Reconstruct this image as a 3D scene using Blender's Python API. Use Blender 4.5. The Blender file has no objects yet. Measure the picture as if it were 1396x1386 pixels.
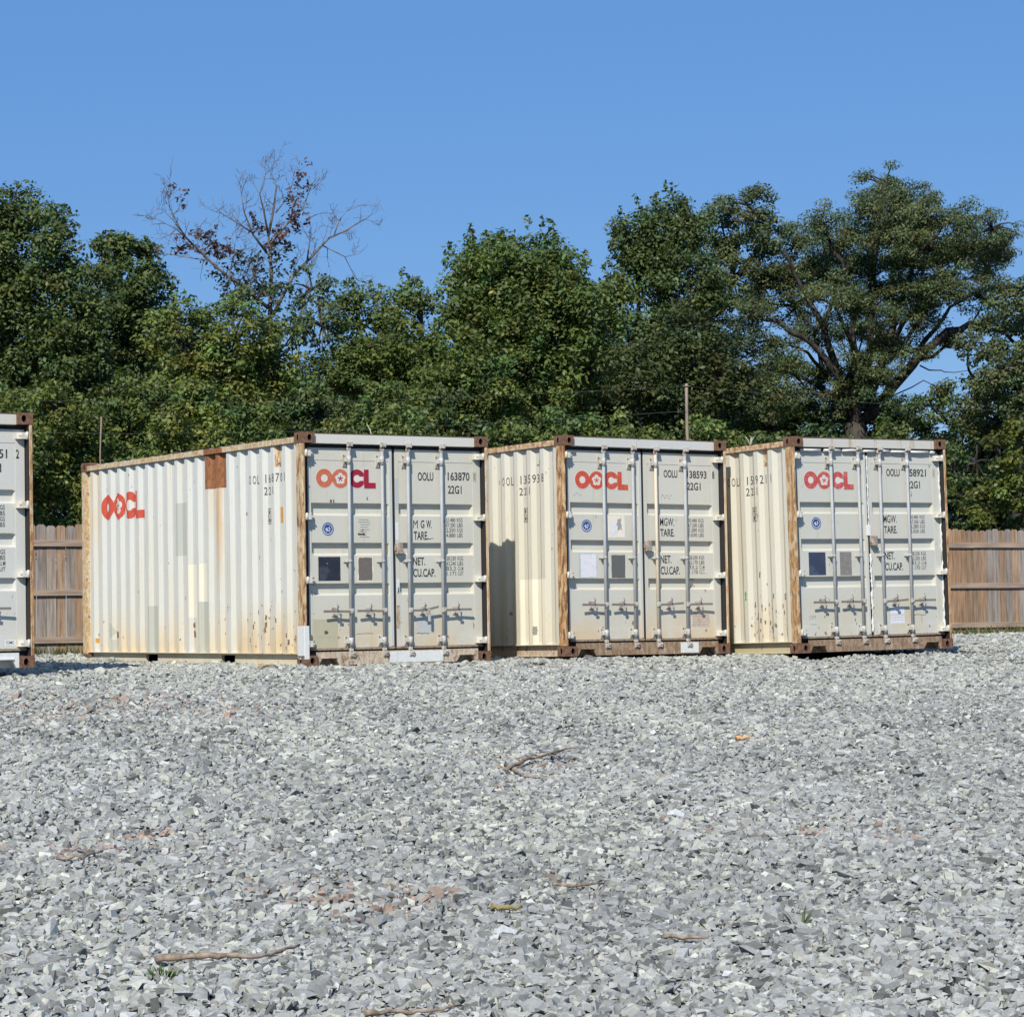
import bpy, bmesh, math, random
import numpy as np
from mathutils import Vector, Matrix

# ------------------------------------------------------------------ camera, sky, sun
scene = bpy.context.scene
COL = scene.collection
R = math.radians
CAMZ = 1.6
PITCH, ROLL, FPX = R(2.77219), R(1.16798), 3498.66
cam_d = bpy.data.cameras.new('camera')
cam = bpy.data.objects.new('camera', cam_d)
COL.objects.link(cam)
cam_d.sensor_fit = 'HORIZONTAL'
cam_d.sensor_width = 36.0
cam_d.lens = FPX / 1396 * 36
cam_d.clip_start = 0.1
cam_d.clip_end = 6000


def rotm(ax, a):
    c, s = math.cos(a), math.sin(a)
    return np.array({'x': [[1, 0, 0], [0, c, -s], [0, s, c]],
                     'y': [[c, 0, s], [0, 1, 0], [-s, 0, c]],
                     'z': [[c, -s, 0], [s, c, 0], [0, 0, 1]]}[ax])


CM = rotm('y', -ROLL) @ rotm('x', -PITCH)          # rows: right, forward, up
m3 = Matrix([[CM[0][i], CM[2][i], -CM[1][i]] for i in range(3)])
cam.matrix_world = Matrix.Translation((0, 0, CAMZ)) @ m3.to_4x4()
scene.camera = cam

SUN_EL, SUN_TR = R(41), R(77)                      # height; heading of the light
w = bpy.data.worlds.new('World')
scene.world = w
w.use_nodes = True
nt = w.node_tree
nt.nodes.clear()
sky = nt.nodes.new('ShaderNodeTexSky')
sky.sky_type = 'NISHITA'
sky.sun_disc = False
sky.sun_elevation = SUN_EL
sky.sun_rotation = R(193)
sky.altitude = 0
sky.air_density = 1.0
sky.dust_density = 0.0
sky.ozone_density = 2.2
bg = nt.nodes.new('ShaderNodeBackground')
bg.inputs[1].default_value = 0.088
wo = nt.nodes.new('ShaderNodeOutputWorld')
hs = nt.nodes.new('ShaderNodeHueSaturation')
hs.inputs['Saturation'].default_value = 1.25
hs.inputs['Hue'].default_value = 0.506
nt.links.new(sky.outputs[0], hs.inputs['Color'])
clear = nt.nodes.new('ShaderNodeMix')                  # evens out the gradient of the clear afternoon sky
clear.data_type = 'RGBA'
clear.inputs[0].default_value = 0.6
clear.inputs[7].default_value = (1.50, 3.85, 8.9, 1)
nt.links.new(hs.outputs[0], clear.inputs[6])
nt.links.new(clear.outputs[2], bg.inputs[0])
nt.links.new(bg.outputs[0], wo.inputs[0])

sl = bpy.data.lights.new('sun', 'SUN')
sl.energy = 5.0
sl.angle = R(0.53)
sl.color = (1.0, 0.95, 0.86)
sun = bpy.data.objects.new('sun', sl)
COL.objects.link(sun)
ldir = Vector((math.cos(SUN_TR) * math.cos(SUN_EL), math.sin(SUN_TR) * math.cos(SUN_EL), -math.sin(SUN_EL)))
sun.rotation_euler = ldir.to_track_quat('-Z', 'Y').to_euler()
scene.view_settings.view_transform = 'Standard'
scene.view_settings.look = 'None'
scene.view_settings.exposure = 0.0
scene.view_settings.gamma = 1.0
scene.render.engine = 'CYCLES'

rnd = random.Random(7)
np.random.seed(11)


# ------------------------------------------------------------------ helpers
def px2w(px, py, Y):
    d = CM.T @ np.array([(px - 698) / FPX, 1, -(py - 693) / FPX])
    d = d * (Y / d[1])
    return np.array([d[0], d[1], d[2] + CAMZ])


def tag(o, label=None, cat=None, group=None, kind=None):
    if label: o['label'] = label
    if cat: o['category'] = cat
    if group: o['group'] = group
    if kind: o['kind'] = kind
    return o


def empty(name, loc=(0, 0, 0), label=None, cat=None, group=None):
    o = bpy.data.objects.new(name, None)
    COL.objects.link(o)
    o.location = loc
    o.empty_display_size = 0.2
    return tag(o, label, cat, group)


class MB:
    def __init__(s):
        s.v, s.f, s.m, s.sm = [], [], [], []

    def face(s, pts, m=0, sm=False):
        b = len(s.v)
        s.v += [tuple(p) for p in pts]
        s.f.append(tuple(range(b, b + len(pts))))
        s.m.append(m); s.sm.append(sm)

    def box(s, x0, x1, y0, y1, z0, z1, m=0, bev=0.0):
        if bev > 0:
            e = bev
            # chamfered box: 24 verts
            P = {}
            def vid(ix, iy, iz, ax):
                k = (ix, iy, iz, ax)
                if k not in P:
                    q = [x1 if ix else x0, y1 if iy else y0, z1 if iz else z0]
                    sg = [(-1 if ix else 1), (-1 if iy else 1), (-1 if iz else 1)]
                    for a in range(3):
                        if a != ax: q[a] += sg[a] * e
                    P[k] = len(s.v); s.v.append(tuple(q))
                return P[k]
            def add(ids):
                s.f.append(tuple(ids)); s.m.append(m); s.sm.append(False)
            for ax in range(3):
                for sd in (0, 1):
                    ids = []
                    for (a, b) in ((0, 0), (1, 0), (1, 1), (0, 1)):
                        c = [0, 0, 0]; c[ax] = sd; c[(ax + 1) % 3] = a; c[(ax + 2) % 3] = b
                        ids.append(vid(c[0], c[1], c[2], ax))
                    add(ids if sd else ids[::-1])
            for ax in range(3):          # edges parallel to ax
                o1, o2 = (ax + 1) % 3, (ax + 2) % 3
                for a in (0, 1):
                    for b in (0, 1):
                        def cc(t):
                            c = [0, 0, 0]; c[ax] = t; c[o1] = a; c[o2] = b
                            return c
                        c0, c1 = cc(0), cc(1)
                        add([vid(*c0, o1), vid(*c1, o1), vid(*c1, o2), vid(*c0, o2)])
            for ix in (0, 1):
                for iy in (0, 1):
                    for iz in (0, 1):
                        add([vid(ix, iy, iz, 0), vid(ix, iy, iz, 1), vid(ix, iy, iz, 2)])
            return
        b = len(s.v)
        s.v += [(x0, y0, z0), (x1, y0, z0), (x1, y1, z0), (x0, y1, z0), (x0, y0, z1), (x1, y0, z1), (x1, y1, z1), (x0, y1, z1)]
        for q in ((0, 3, 2, 1), (4, 5, 6, 7), (0, 1, 5, 4), (1, 2, 6, 5), (2, 3, 7, 6), (3, 0, 4, 7)):
            s.f.append(tuple(b + i for i in q)); s.m.append(m); s.sm.append(False)

    def tube(s, pts, rads, n=8, m=0, cap=True, sm=True):
        pts = [Vector(p) for p in pts]
        if not hasattr(rads, '__len__'): rads = [rads] * len(pts)
        rings = []
        up = Vector((0.3, 0.5, 0.81))
        for i, p in enumerate(pts):
            t = (pts[min(i + 1, len(pts) - 1)] - pts[max(i - 1, 0)])
            if t.length < 1e-9: t = Vector((0, 0, 1))
            t.normalize()
            a = t.cross(up)
            if a.length < 0.05: a = t.cross(Vector((1, 0, 0)))
            a.normalize(); c = t.cross(a)
            up = c.cross(t) if False else up
            b = len(s.v)
            for k in range(n):
                th = 2 * math.pi * k / n
                s.v.append(tuple(p + a * (math.cos(th) * rads[i]) + c * (math.sin(th) * rads[i])))
            rings.append(b)
        for r0, r1 in zip(rings, rings[1:]):
            for k in range(n):
                s.f.append((r0 + k, r0 + (k + 1) % n, r1 + (k + 1) % n, r1 + k)); s.m.append(m); s.sm.append(sm)
        if cap:
            s.f.append(tuple(rings[0] + k for k in range(n))[::-1]); s.m.append(m); s.sm.append(False)
            s.f.append(tuple(rings[-1] + k for k in range(n))); s.m.append(m); s.sm.append(False)

    def build(s, name, mats, parent=None, normals=True):
        me = bpy.data.meshes.new(name)
        me.from_pydata(s.v, [], s.f)
        mats = mats if isinstance(mats, (list, tuple)) else [mats]
        for mt in mats: me.materials.append(mt)
        me.polygons.foreach_set('material_index', s.m)
        me.polygons.foreach_set('use_smooth', s.sm)
        me.update()
        if normals:
            bm = bmesh.new(); bm.from_mesh(me)
            bmesh.ops.recalc_face_normals(bm, faces=bm.faces)
            bm.to_mesh(me); bm.free()
        o = bpy.data.objects.new(name, me)
        COL.objects.link(o)
        if parent: o.parent = parent
        return o


def np_mesh(name, verts, quads, cols, mat, parent=None):
    """verts (N,3) quads (M,4) cols (N,3)"""
    me = bpy.data.meshes.new(name)
    n, k = len(verts), len(quads)
    me.vertices.add(n)
    me.vertices.foreach_set('co', verts.astype(np.float32).ravel())
    me.loops.add(k * 4)
    me.loops.foreach_set('vertex_index', quads.astype(np.int32).ravel())
    me.polygons.add(k)
    me.polygons.foreach_set('loop_start', np.arange(0, k * 4, 4, dtype=np.int32))
    me.polygons.foreach_set('loop_total', np.full(k, 4, dtype=np.int32))
    me.polygons.foreach_set('use_smooth', np.zeros(k, dtype=bool))
    me.update(calc_edges=True)
    a = me.color_attributes.new('tint', 'FLOAT_COLOR', 'POINT')
    c4 = np.ones((n, 4), np.float32); c4[:, :3] = cols
    a.data.foreach_set('color', c4.ravel())
    me.materials.append(mat)
    o = bpy.data.objects.new(name, me)
    COL.objects.link(o)
    if parent: o.parent = parent
    return o


# ------------------------------------------------------------------ materials
class NT:
    def __init__(s, name):
        s.mat = bpy.data.materials.new(name)
        s.mat.use_nodes = True
        s.t = s.mat.node_tree
        s.t.nodes.clear()
        s.out = s.n('ShaderNodeOutputMaterial')
        s.b = s.n('ShaderNodeBsdfPrincipled')
        s.l(s.b.outputs[0], s.out.inputs[0])
        s._c = None

    def n(s, ty, **kw):
        x = s.t.nodes.new(ty)
        for k, v in kw.items(): setattr(x, k, v)
        return x

    def l(s, a, b): s.t.links.new(a, b)

    def co(s, scale=(1, 1, 1), loc=(0, 0, 0)):
        if s._c is None: s._c = s.n('ShaderNodeTexCoord')
        mp = s.n('ShaderNodeMapping')
        mp.inputs['Scale'].default_value = scale
        mp.inputs['Location'].default_value = loc
        s.l(s._c.outputs['Object'], mp.inputs[0])
        return mp.outputs[0]

    def noise(s, scale, sc3=(1, 1, 1), det=5, rough=0.55, loc=(0, 0, 0)):
        x = s.n('ShaderNodeTexNoise')
        x.inputs['Scale'].default_value = scale
        x.inputs['Detail'].default_value = det
        x.inputs['Roughness'].default_value = rough
        s.l(s.co(sc3, loc), x.inputs['Vector'])
        return x.outputs['Fac']

    def ramp(s, fac, a, b, va=0.0, vb=1.0):
        x = s.n('ShaderNodeMapRange')
        x.interpolation_type = 'SMOOTHSTEP'
        for i, v in zip((1, 2, 3, 4), (a, b, va, vb)): x.inputs[i].default_value = v
        s.l(fac, x.inputs[0])
        return x.outputs[0]

    def math(s, op, a, b):
        x = s.n('ShaderNodeMath', operation=op)
        for i, v in enumerate((a, b)):
            if isinstance(v, (int, float)): x.inputs[i].default_value = v
            else: s.l(v, x.inputs[i])
        return x.outputs[0]

    def mix(s, fac, a, b, mode='MIX'):
        x = s.n('ShaderNodeMix', data_type='RGBA', blend_type=mode)
        for i, v in ((0, fac), (6, a), (7, b)):
            if isinstance(v, (int, float)): x.inputs[i].default_value = v
            elif isinstance(v, tuple): x.inputs[i].default_value = (*v, 1)
            else: s.l(v, x.inputs[i])
        return x.outputs[2]

    def z(s):
        x = s.n('ShaderNodeSeparateXYZ')
        s.l(s.co(), x.inputs[0])
        return x.outputs

    def bump(s, h, strength=0.3, dist=0.01):
        x = s.n('ShaderNodeBump')
        x.inputs['Strength'].default_value = strength
        x.inputs['Distance'].default_value = dist
        s.l(h, x.inputs['Height'])
        s.l(x.outputs[0], s.b.inputs['Normal'])

    def done(s, col, rough=0.6, spec=0.3, metal=0.0):
        if isinstance(col, tuple): s.b.inputs['Base Color'].default_value = (*col, 1)
        else: s.l(col, s.b.inputs['Base Color'])
        if isinstance(rough, (int, float)): s.b.inputs['Roughness'].default_value = rough
        else: s.l(rough, s.b.inputs['Roughness'])
        s.b.inputs['Specular IOR Level'].default_value = spec
        s.b.inputs['Metallic'].default_value = metal
        return s.mat


def paint(name, base, seed=0.0, folds=False, runs=(), stain=(0.62, 0.47, 0.26), bottom=0.5, streak=0.35, chips=0.5, rust=(0.16, 0.07, 0.035), low=0.55):
    """weathered paint: blotches, vertical dirt runs, yellow stain climbing from the bottom, rust chips"""
    s = NT(name)
    L = (seed * 3.1, seed * 1.7, seed * 2.3)
    blotch = s.ramp(s.noise(1.3, det=4, loc=L), 0.35, 0.7)
    c = s.mix(s.math('MULTIPLY', blotch, 0.25), base, tuple(x * y for x, y in zip(base, (0.93, 0.88, 0.76))))
    run = s.ramp(s.noise(11, (1, 1, 0.055), det=4, rough=0.6, loc=L), 0.56, 0.78)
    c = s.mix(s.math('MULTIPLY', run, streak), c, stain)
    run2 = s.ramp(s.noise(23, (1, 1, 0.04), det=3, rough=0.6, loc=L), 0.62, 0.72)
    gate = s.ramp(s.noise(1.1, det=2, loc=(L[0] + 5, L[1], L[2])), 0.45, 0.6)
    c = s.mix(s.math('MULTIPLY', s.math('MULTIPLY', run2, gate), streak * 0.9), c, (0.30, 0.20, 0.13))
    zz = s.z()[2]
    lowm = s.ramp(zz, 0.1, low + 0.35, 1.0, 0.0)
    bn = s.ramp(s.noise(3.2, (1, 1, 0.5), det=5, loc=L), 0.36, 0.66)
    c = s.mix(s.math('MULTIPLY', s.math('MULTIPLY', lowm, bn), bottom), c, stain)
    if folds:                                            # paint worn to rust on the fold lines of the corrugation
        ph = s.math('FRACT', s.math('DIVIDE', s.math('SUBTRACT', s.z()[1], EDGE - 0.2792 * 4 - 0.006), PIT), 0.0)
        m = s.math('MULTIPLY', s.ramp(ph, 0.0, 0.015), s.ramp(ph, 0.04, 0.06, 1.0, 0.0))
        ph2 = s.math('FRACT', s.math('DIVIDE', s.math('SUBTRACT', s.z()[1], EDGE - 0.2792 * 4 - 0.076), PIT), 0.0)
        m2 = s.math('MULTIPLY', s.ramp(ph2, 0.0, 0.015), s.ramp(ph2, 0.03, 0.05, 1.0, 0.0))
        m = s.math('MAXIMUM', m, s.math('MULTIPLY', m2, 0.6))
        m = s.math('MULTIPLY', m, s.ramp(s.noise(5, (1, 1, 0.35), det=6, rough=0.7, loc=L), 0.42, 0.62))
        c = s.mix(s.math('MULTIPLY', m, 0.75), c, (0.36, 0.26, 0.17))
    for (d0, d1, z0, z1, col, amt, up) in runs:         # soft-edged stains: along the wall, from z0 to z1
        yy = s.z()[1]
        m = s.math('MULTIPLY', s.ramp(yy, d0 - 0.06, d0 + 0.05), s.ramp(yy, d1 - 0.05, d1 + 0.06, 1.0, 0.0))
        m = s.math('MULTIPLY', m, s.ramp(zz, z0, z1) if up else s.math('MULTIPLY', s.ramp(zz, z0, z1, 1.0, 0.0), 1.0))
        if up: m = s.math('MULTIPLY', m, s.ramp(zz, z1 - 0.005, z1 + 0.005, 1.0, 0.0))
        m = s.math('MULTIPLY', m, s.ramp(s.noise(14, (1, 1, 0.10), det=5, loc=L), 0.30, 0.62, 0.15, 1.0))
        c = s.mix(s.math('MULTIPLY', m, amt), c, col)
    ch = s.noise(17, (1, 1, 0.55), det=3, rough=0.5, loc=L)
    g2 = s.ramp(s.noise(2.6, det=3, loc=(L[0], L[1] + 9, L[2])), 0.5, 0.75, 0.0, 0.085)
    g2 = s.math('ADD', g2, s.math('MULTIPLY', lowm, 0.05))
    cf = s.ramp(s.math('ADD', ch, g2), 0.735, 0.765)
    c = s.mix(s.math('MULTIPLY', cf, chips), c, rust)
    fine = s.noise(60, det=2)
    c = s.mix(s.ramp(fine, 0.3, 0.8, 0.0, 0.12), c, (0.35, 0.33, 0.28))
    s.bump(s.noise(5, det=3), 0.25, 0.006)
    return s.done(c, 0.55, 0.35)


def rusty(name, a, b, c3, seed=0.0, stretch=0.12, amt=0.5):
    s = NT(name)
    L = (seed * 2.7, seed, seed * 1.3)
    n1 = s.ramp(s.noise(24, (1, 1, stretch), det=6, rough=0.65, loc=L), 0.40, 0.60)
    c = s.mix(n1, a, b)
    n2 = s.ramp(s.noise(20, (1, 1, stretch * 1.2), det=5, rough=0.6, loc=(L[0] + 3, L[1], L[2])), 0.60 - 0.12 * amt, 0.70 - 0.08 * amt)
    c = s.mix(s.math('MULTIPLY', n2, 0.9), c, c3)
    n3 = s.noise(90, det=3)
    c = s.mix(s.ramp(n3, 0.35, 0.75, 0.0, 0.35), c, (0.07, 0.03, 0.018))
    s.bump(s.noise(45, det=4), 0.5, 0.004)
    return s.done(c, 0.85, 0.2)


def flat(name, col, rough=0.6, wear=0.0, wearcol=(0.6, 0.6, 0.55), spec=0.3, sc=30):
    s = NT(name)
    n = s.ramp(s.noise(sc, det=5), 0.3, 0.75)
    c = s.mix(s.math('MULTIPLY', n, 0.3), col, tuple(x * 0.7 for x in col))
    if wear:
        c = s.mix(s.math('MULTIPLY', s.ramp(s.noise(sc * 0.8, det=5, rough=0.65, loc=(3, 4, 5)), 0.5, 0.62), wear), c, wearcol)
    return s.done(c, rough, spec)


def tinted(name, rough=0.8, trans=0.0, bump=None, spec=0.25, mul=1.0, fine=None):
    s = NT(name)
    a = s.n('ShaderNodeAttribute', attribute_name='tint')
    c = a.outputs['Color']
    if fine:
        c = s.mix(s.ramp(s.noise(fine, det=4), 0.3, 0.75, 0.0, 0.55), c, s.mix(1.0, c, (0.55, 0.56, 0.58), 'MULTIPLY'))
    s.done(c, rough, spec)
    if bump: s.bump(s.noise(bump, det=4), 0.5, 0.004)
    if trans:
        tr = s.n('ShaderNodeBsdfTranslucent')
        s.l(s.mix(1.0, c, (1.25, 1.35, 0.6), 'MULTIPLY'), tr.inputs[0])
        mx = s.n('ShaderNodeMixShader')
        mx.inputs[0].default_value = trans
        s.l(s.b.outputs[0], mx.inputs[1]); s.l(tr.outputs[0], mx.inputs[2])
        s.l(mx.outputs[0], s.out.inputs[0])
    return s.mat


BLACK = flat('stencil_black', (0.022, 0.022, 0.022), wear=0.25, wearcol=(0.45, 0.45, 0.42), sc=60)
BLACK_FADED = flat('stencil_black_faded', (0.075, 0.078, 0.08), wear=0.45, wearcol=(0.45, 0.45, 0.42), sc=70)
DARK = flat('rubber_and_dark_parts', (0.028, 0.026, 0.026), 0.8)
HOLE = flat('dark_inside', (0.02, 0.014, 0.012), 0.9)
STEEL = flat('galvanised_rod', (0.40, 0.415, 0.41), 0.5, wear=0.3, wearcol=(0.36, 0.30, 0.24), sc=9)
STEELR = flat('worn_hardware', (0.50, 0.48, 0.43), 0.6, wear=0.75, wearcol=(0.24, 0.13, 0.08), sc=16)
HANDLEM = flat('handle_steel', (0.20, 0.19, 0.175), 0.6, wear=0.5, wearcol=(0.30, 0.2, 0.12), sc=24)
HINGE = flat('hinge_paint', (0.66, 0.63, 0.54), 0.5, wear=0.45, wearcol=(0.42, 0.28, 0.14), sc=20)
CASTING = rusty('casting_rust', (0.155, 0.085, 0.055), (0.24, 0.135, 0.085), (0.095, 0.055, 0.04), 1, 0.8)
REDLOGO = flat('logo_red', (0.58, 0.085, 0.045), wear=0.12, wearcol=(0.62, 0.4, 0.33))
ORANGELOGO = flat('logo_faded_red', (0.56, 0.15, 0.075), wear=0.15, wearcol=(0.62, 0.4, 0.33))
CRIMSON = flat('logo_crimson', (0.34, 0.018, 0.045))
HALO = flat('logo_pale_edge', (0.70, 0.65, 0.58))
BLUE = flat('seal_blue', (0.02, 0.045, 0.20), wear=0.15, wearcol=(0.5, 0.55, 0.6))
SEALW = flat('seal_white', (0.55, 0.62, 0.72))
WHITEP = flat('paper_white', (0.74, 0.74, 0.76), wear=0.35, wearcol=(0.55, 0.55, 0.6), sc=22)
ORANGEL = flat('orange_label', (0.70, 0.34, 0.03), wear=0.3, wearcol=(0.3, 0.16, 0.05), sc=40)


# ------------------------------------------------------------------ ground shape
YAW = R(33)
NX, NY = math.sin(YAW), -math.cos(YAW)
P0 = (0.6, 29.97)


def tdist(x, y):
    return (x - P0[0]) * NX + (y - P0[1]) * NY


def gz(x, y):
    """ground height (world), vectorised"""
    x = np.asarray(x, float); y = np.asarray(y, float)
    t = tdist(x, y)
    s = (x - P0[0]) * math.cos(YAW) + (y - P0[1]) * math.sin(YAW)
    front = -0.358 - 0.0705 * np.clip(t, 0, 17.5)
    back = -0.358 + 0.020 * np.clip(-t, 0, 8)
    far = np.clip(-t - 9.5, 0, 400) * 0.0
    z = np.where(t > 0, front, back) + far
    near = np.exp(-((t - 1.2) / 1.0) ** 2)
    lump = 0.020 * np.sin(s * 2.3 + 0.7) * np.cos(t * 1.7 + s * 0.4) + 0.014 * np.sin(s * 4.9 + t * 3.1) + 0.010 * np.sin(s * 0.9 - t * 2.2 + 1)
    amp = np.where((t > 0.25), 1.0, 0.25) * np.where(t < -9, 0.0, 1.0)
    z = z + 0.028 * np.exp(-((x - 5.0) ** 2 + (y - 31.4) ** 2) / 3.0)
    z = z + lump * 1.25 * amp + 0.012 * near * (0.5 + 0.6 * np.sin(s * 1.9 + 2.0))
    return z + CAMZ


def gcol():
    s = NT('gravel_bed')
    n1 = s.ramp(s.noise(14, det=6, rough=0.7), 0.35, 0.7)
    c = s.mix(n1, (0.06, 0.065, 0.062), (0.17, 0.175, 0.165))  # bed darker than the stones, painting shade into the gaps between them
    v = s.n('ShaderNodeTexVoronoi')
    v.inputs['Scale'].default_value = 17
    s.l(s.co(), v.inputs['Vector'])
    c = s.mix(0.75, c, s.mix(s.ramp(v.outputs['Color'], 0.2, 0.8), (0.08, 0.085, 0.082), (0.24, 0.245, 0.23)))
    s.bump(s.noise(30, det=5), 1.0, 0.03)
    return s.done(c, 0.9, 0.2)


GRAVEL_BED = gcol()
s_ = NT('rough_grass_soil')
SOIL = s_.done(s_.mix(s_.ramp(s_.noise(0.9, det=6), 0.35, 0.65), (0.05, 0.06, 0.022), (0.11, 0.10, 0.05)), 0.95, 0.1)

xs = np.concatenate([[-2500, -900, -300, -120, -60, -40, -30, -24], np.arange(-20, 20.01, 0.33), [24, 30, 40, 60, 120, 300, 900, 2500]])
ys = np.concatenate([[-2500, -800, -200, -60, -20, -8], np.arange(-4, 48.01, 0.33), [52, 56, 62, 70, 90, 130, 250, 600, 1500, 3500]])
X, Y = np.meshgrid(xs, ys)
Z = gz(X, Y)
gv = np.stack([X, Y, Z], -1).reshape(-1, 3)
nxn = len(xs)
mb = MB()
mb.v = [tuple(p) for p in gv]
for j in range(len(ys) - 1):
    for i in range(nxn - 1):
        a = j * nxn + i
        mb.f.append((a, a + 1, a + 1 + nxn, a + nxn))
        cx, cy = (xs[i] + xs[i + 1]) / 2, (ys[j] + ys[j + 1]) / 2
        mb.m.append(1 if tdist(cx, cy) < -9.0 else 0)
        mb.sm.append(True)
g = mb.build('ground', [GRAVEL_BED, SOIL], normals=False)
tag(g, kind='structure')

# ------------------------------------------------------------------ containers
W_, L_, H_ = 2.438, 6.058, 2.591
PIT = 0.2792
EDGE = 0.507
UO, UI = 0.022, 0.058                                # outer and inner face of the side corrugation


def corr_u(d):
    p = (EDGE - d) % PIT
    if p < 0.072: return UO
    if p < 0.140: return UO + (UI - UO) * (p - 0.072) / 0.068
    if p < 0.210: return UI
    return UI + (UO - UI) * (p - 0.210) / 0.068


def corr_breaks(d0, d1):
    r = []
    k0 = int((EDGE - d1) / PIT) - 2
    for k in range(k0, k0 + int((d1 - d0) / PIT) + 6):
        for p in (0, 0.072, 0.140, 0.210):
            d = EDGE - (k * PIT + p)
            if d0 + 1e-4 < d < d1 - 1e-4: r.append(d)
    return sorted(set(round(x, 5) for x in r))


def shape_bm(splines=None, text=None, offset=0.0):
    """a flat filled shape in the XY plane from outlines (holes by nesting) or a text"""
    if text is not None:
        cu = bpy.data.curves.new('tmp', 'FONT')
        cu.body = text
        cu.resolution_u = 3
        cu.offset = offset
    else:
        cu = bpy.data.curves.new('tmp', 'CURVE')
        cu.dimensions = '2D'
        cu.fill_mode = 'BOTH'
        for pts in splines:
            sp = cu.splines.new('POLY')
            sp.points.add(len(pts) - 1)
            for q, p in zip(sp.points, pts): q.co = (p[0], p[1], 0, 1)
            sp.use_cyclic_u = True
    ob = bpy.data.objects.new('tmp', cu)
    COL.objects.link(ob)
    dg = bpy.context.evaluated_depsgraph_get()
    me = bpy.data.meshes.new_from_object(ob.evaluated_get(dg))
    bm = bmesh.new(); bm.from_mesh(me)
    bpy.data.objects.remove(ob); bpy.data.curves.remove(cu); bpy.data.meshes.remove(me)
    return bm


class Decals:
    """flat marks collected in one mesh; side='front' lies on a door, 'side' follows the corrugation of the wall"""
    def __init__(s, side, off=0.0015):
        s.side, s.off = side, off
        s.bm = bmesh.new()
        s.lines = []
        s.hold = False

    def add(s, bm, mat, lay=0):
        off = s.off + lay * 0.0015
        for f in bm.faces: f.material_index = mat
        if s.side == 'front':
            if bm.verts and min(v.co.x for v in bm.verts) > 2.2811: off += 0.0042      # on the raised frame
            for v in bm.verts: v.co = Vector((v.co.x, DOORY - off, v.co.y))
        else:
            ds = [v.co.x for v in bm.verts]
            if ds:
                for d in corr_breaks(min(ds), max(ds)):
                    bmesh.ops.bisect_plane(bm, geom=bm.verts[:] + bm.edges[:] + bm.faces[:], plane_co=(d, 0, 0), plane_no=(1, 0, 0))
            for v in bm.verts: v.co = Vector((corr_u(v.co.x) - off, v.co.x, v.co.y))
        me = bpy.data.meshes.new('t'); bm.to_mesh(me); bm.free()
        if not (s.hold and s.lines): s.lines.append(bmesh.new())
        s.lines[-1].from_mesh(me)
        s.bm.from_mesh(me); bpy.data.meshes.remove(me)

    def rect(s, a0, a1, z0, z1, mat, lay=0, rough=0.0):
        if rough:
            pts = []
            for (p, q) in (((a0, z0), (a1, z0)), ((a1, z0), (a1, z1)), ((a1, z1), (a0, z1)), ((a0, z1), (a0, z0))):
                for k in range(7):
                    t = k / 7
                    pts.append((p[0] + (q[0] - p[0]) * t + rnd.uniform(-rough, rough), p[1] + (q[1] - p[1]) * t + rnd.uniform(-rough, rough)))
        else:
            pts = [(a0, z0), (a1, z0), (a1, z1), (a0, z1)]
        s.add(shape_bm([pts]), mat, lay)

    def poly(s, outl, mat, lay=0):
        s.add(shape_bm(outl), mat, lay)

    def text(s, txt, a0, a1, z0, z1, mat=0, bold=0.020, lay=0):
        if 'M' in txt and bold > 0.01: bold = 0.008
        bm = shape_bm(text=txt, offset=bold)
        xs_ = [v.co.x for v in bm.verts]; ys_ = [v.co.y for v in bm.verts]
        if not xs_: return
        x0, x1, y0, y1 = min(xs_), max(xs_), min(ys_), max(ys_)
        for v in bm.verts:
            v.co.x = a0 + (v.co.x - x0) / max(x1 - x0, 1e-6) * (a1 - a0)
            v.co.y = z0 + (v.co.y - y0) / max(y1 - y0, 1e-6) * (z1 - z0)
        s.add(bm, mat, lay)

    def merge(s, ob, mats):
        """painted marks become part of the surface they are on"""
        me = ob.data
        k = len(me.materials)
        for m in mats: me.materials.append(m)
        for f in s.bm.faces: f.material_index += k
        t = bpy.data.meshes.new('t'); s.bm.to_mesh(t); s.bm.free()
        bm = bmesh.new(); bm.from_mesh(me); bm.from_mesh(t)
        bm.to_mesh(me); bm.free(); bpy.data.meshes.remove(t)

    def build_lines(s, mats, parent):
        """each line of writing is a part of its own"""
        for b in s.lines:
            me = bpy.data.meshes.new('lettering')
            b.to_mesh(me); b.free()
            for m in mats: me.materials.append(m)
            o = bpy.data.objects.new('lettering', me)
            COL.objects.link(o); o.parent = parent

    def build(s, name, mats, parent):
        me = bpy.data.meshes.new(name)
        s.bm.to_mesh(me); s.bm.free()
        for m in mats: me.materials.append(m)
        o = bpy.data.objects.new(name, me)
        COL.objects.link(o); o.parent = parent
        return o


def circ(cx, cy, r, n=40, ry=None):
    return [(cx + r * math.cos(2 * math.pi * k / n), cy + (ry or r) * math.sin(2 * math.pi * k / n)) for k in range(n)]


def flower(cx, cy, r, n=80):
    pts = []
    for k in range(n):
        th = 2 * math.pi * k / n
        ph = ((th - math.pi / 2 + math.pi / 5) % (2 * math.pi / 5)) - math.pi / 5
        # petal: circle of radius .46r centred .56r out
        a = 0.58 * r
        rr = 0.45 * r
        disc = rr * rr - (a * math.sin(ph)) ** 2
        q = a * math.cos(ph) + math.sqrt(max(disc, 0.0004 * r * r)) if disc > 0 else a * 0.9
        pts.append((cx + q * math.cos(th), cy + q * math.sin(th)))
    return pts


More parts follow.
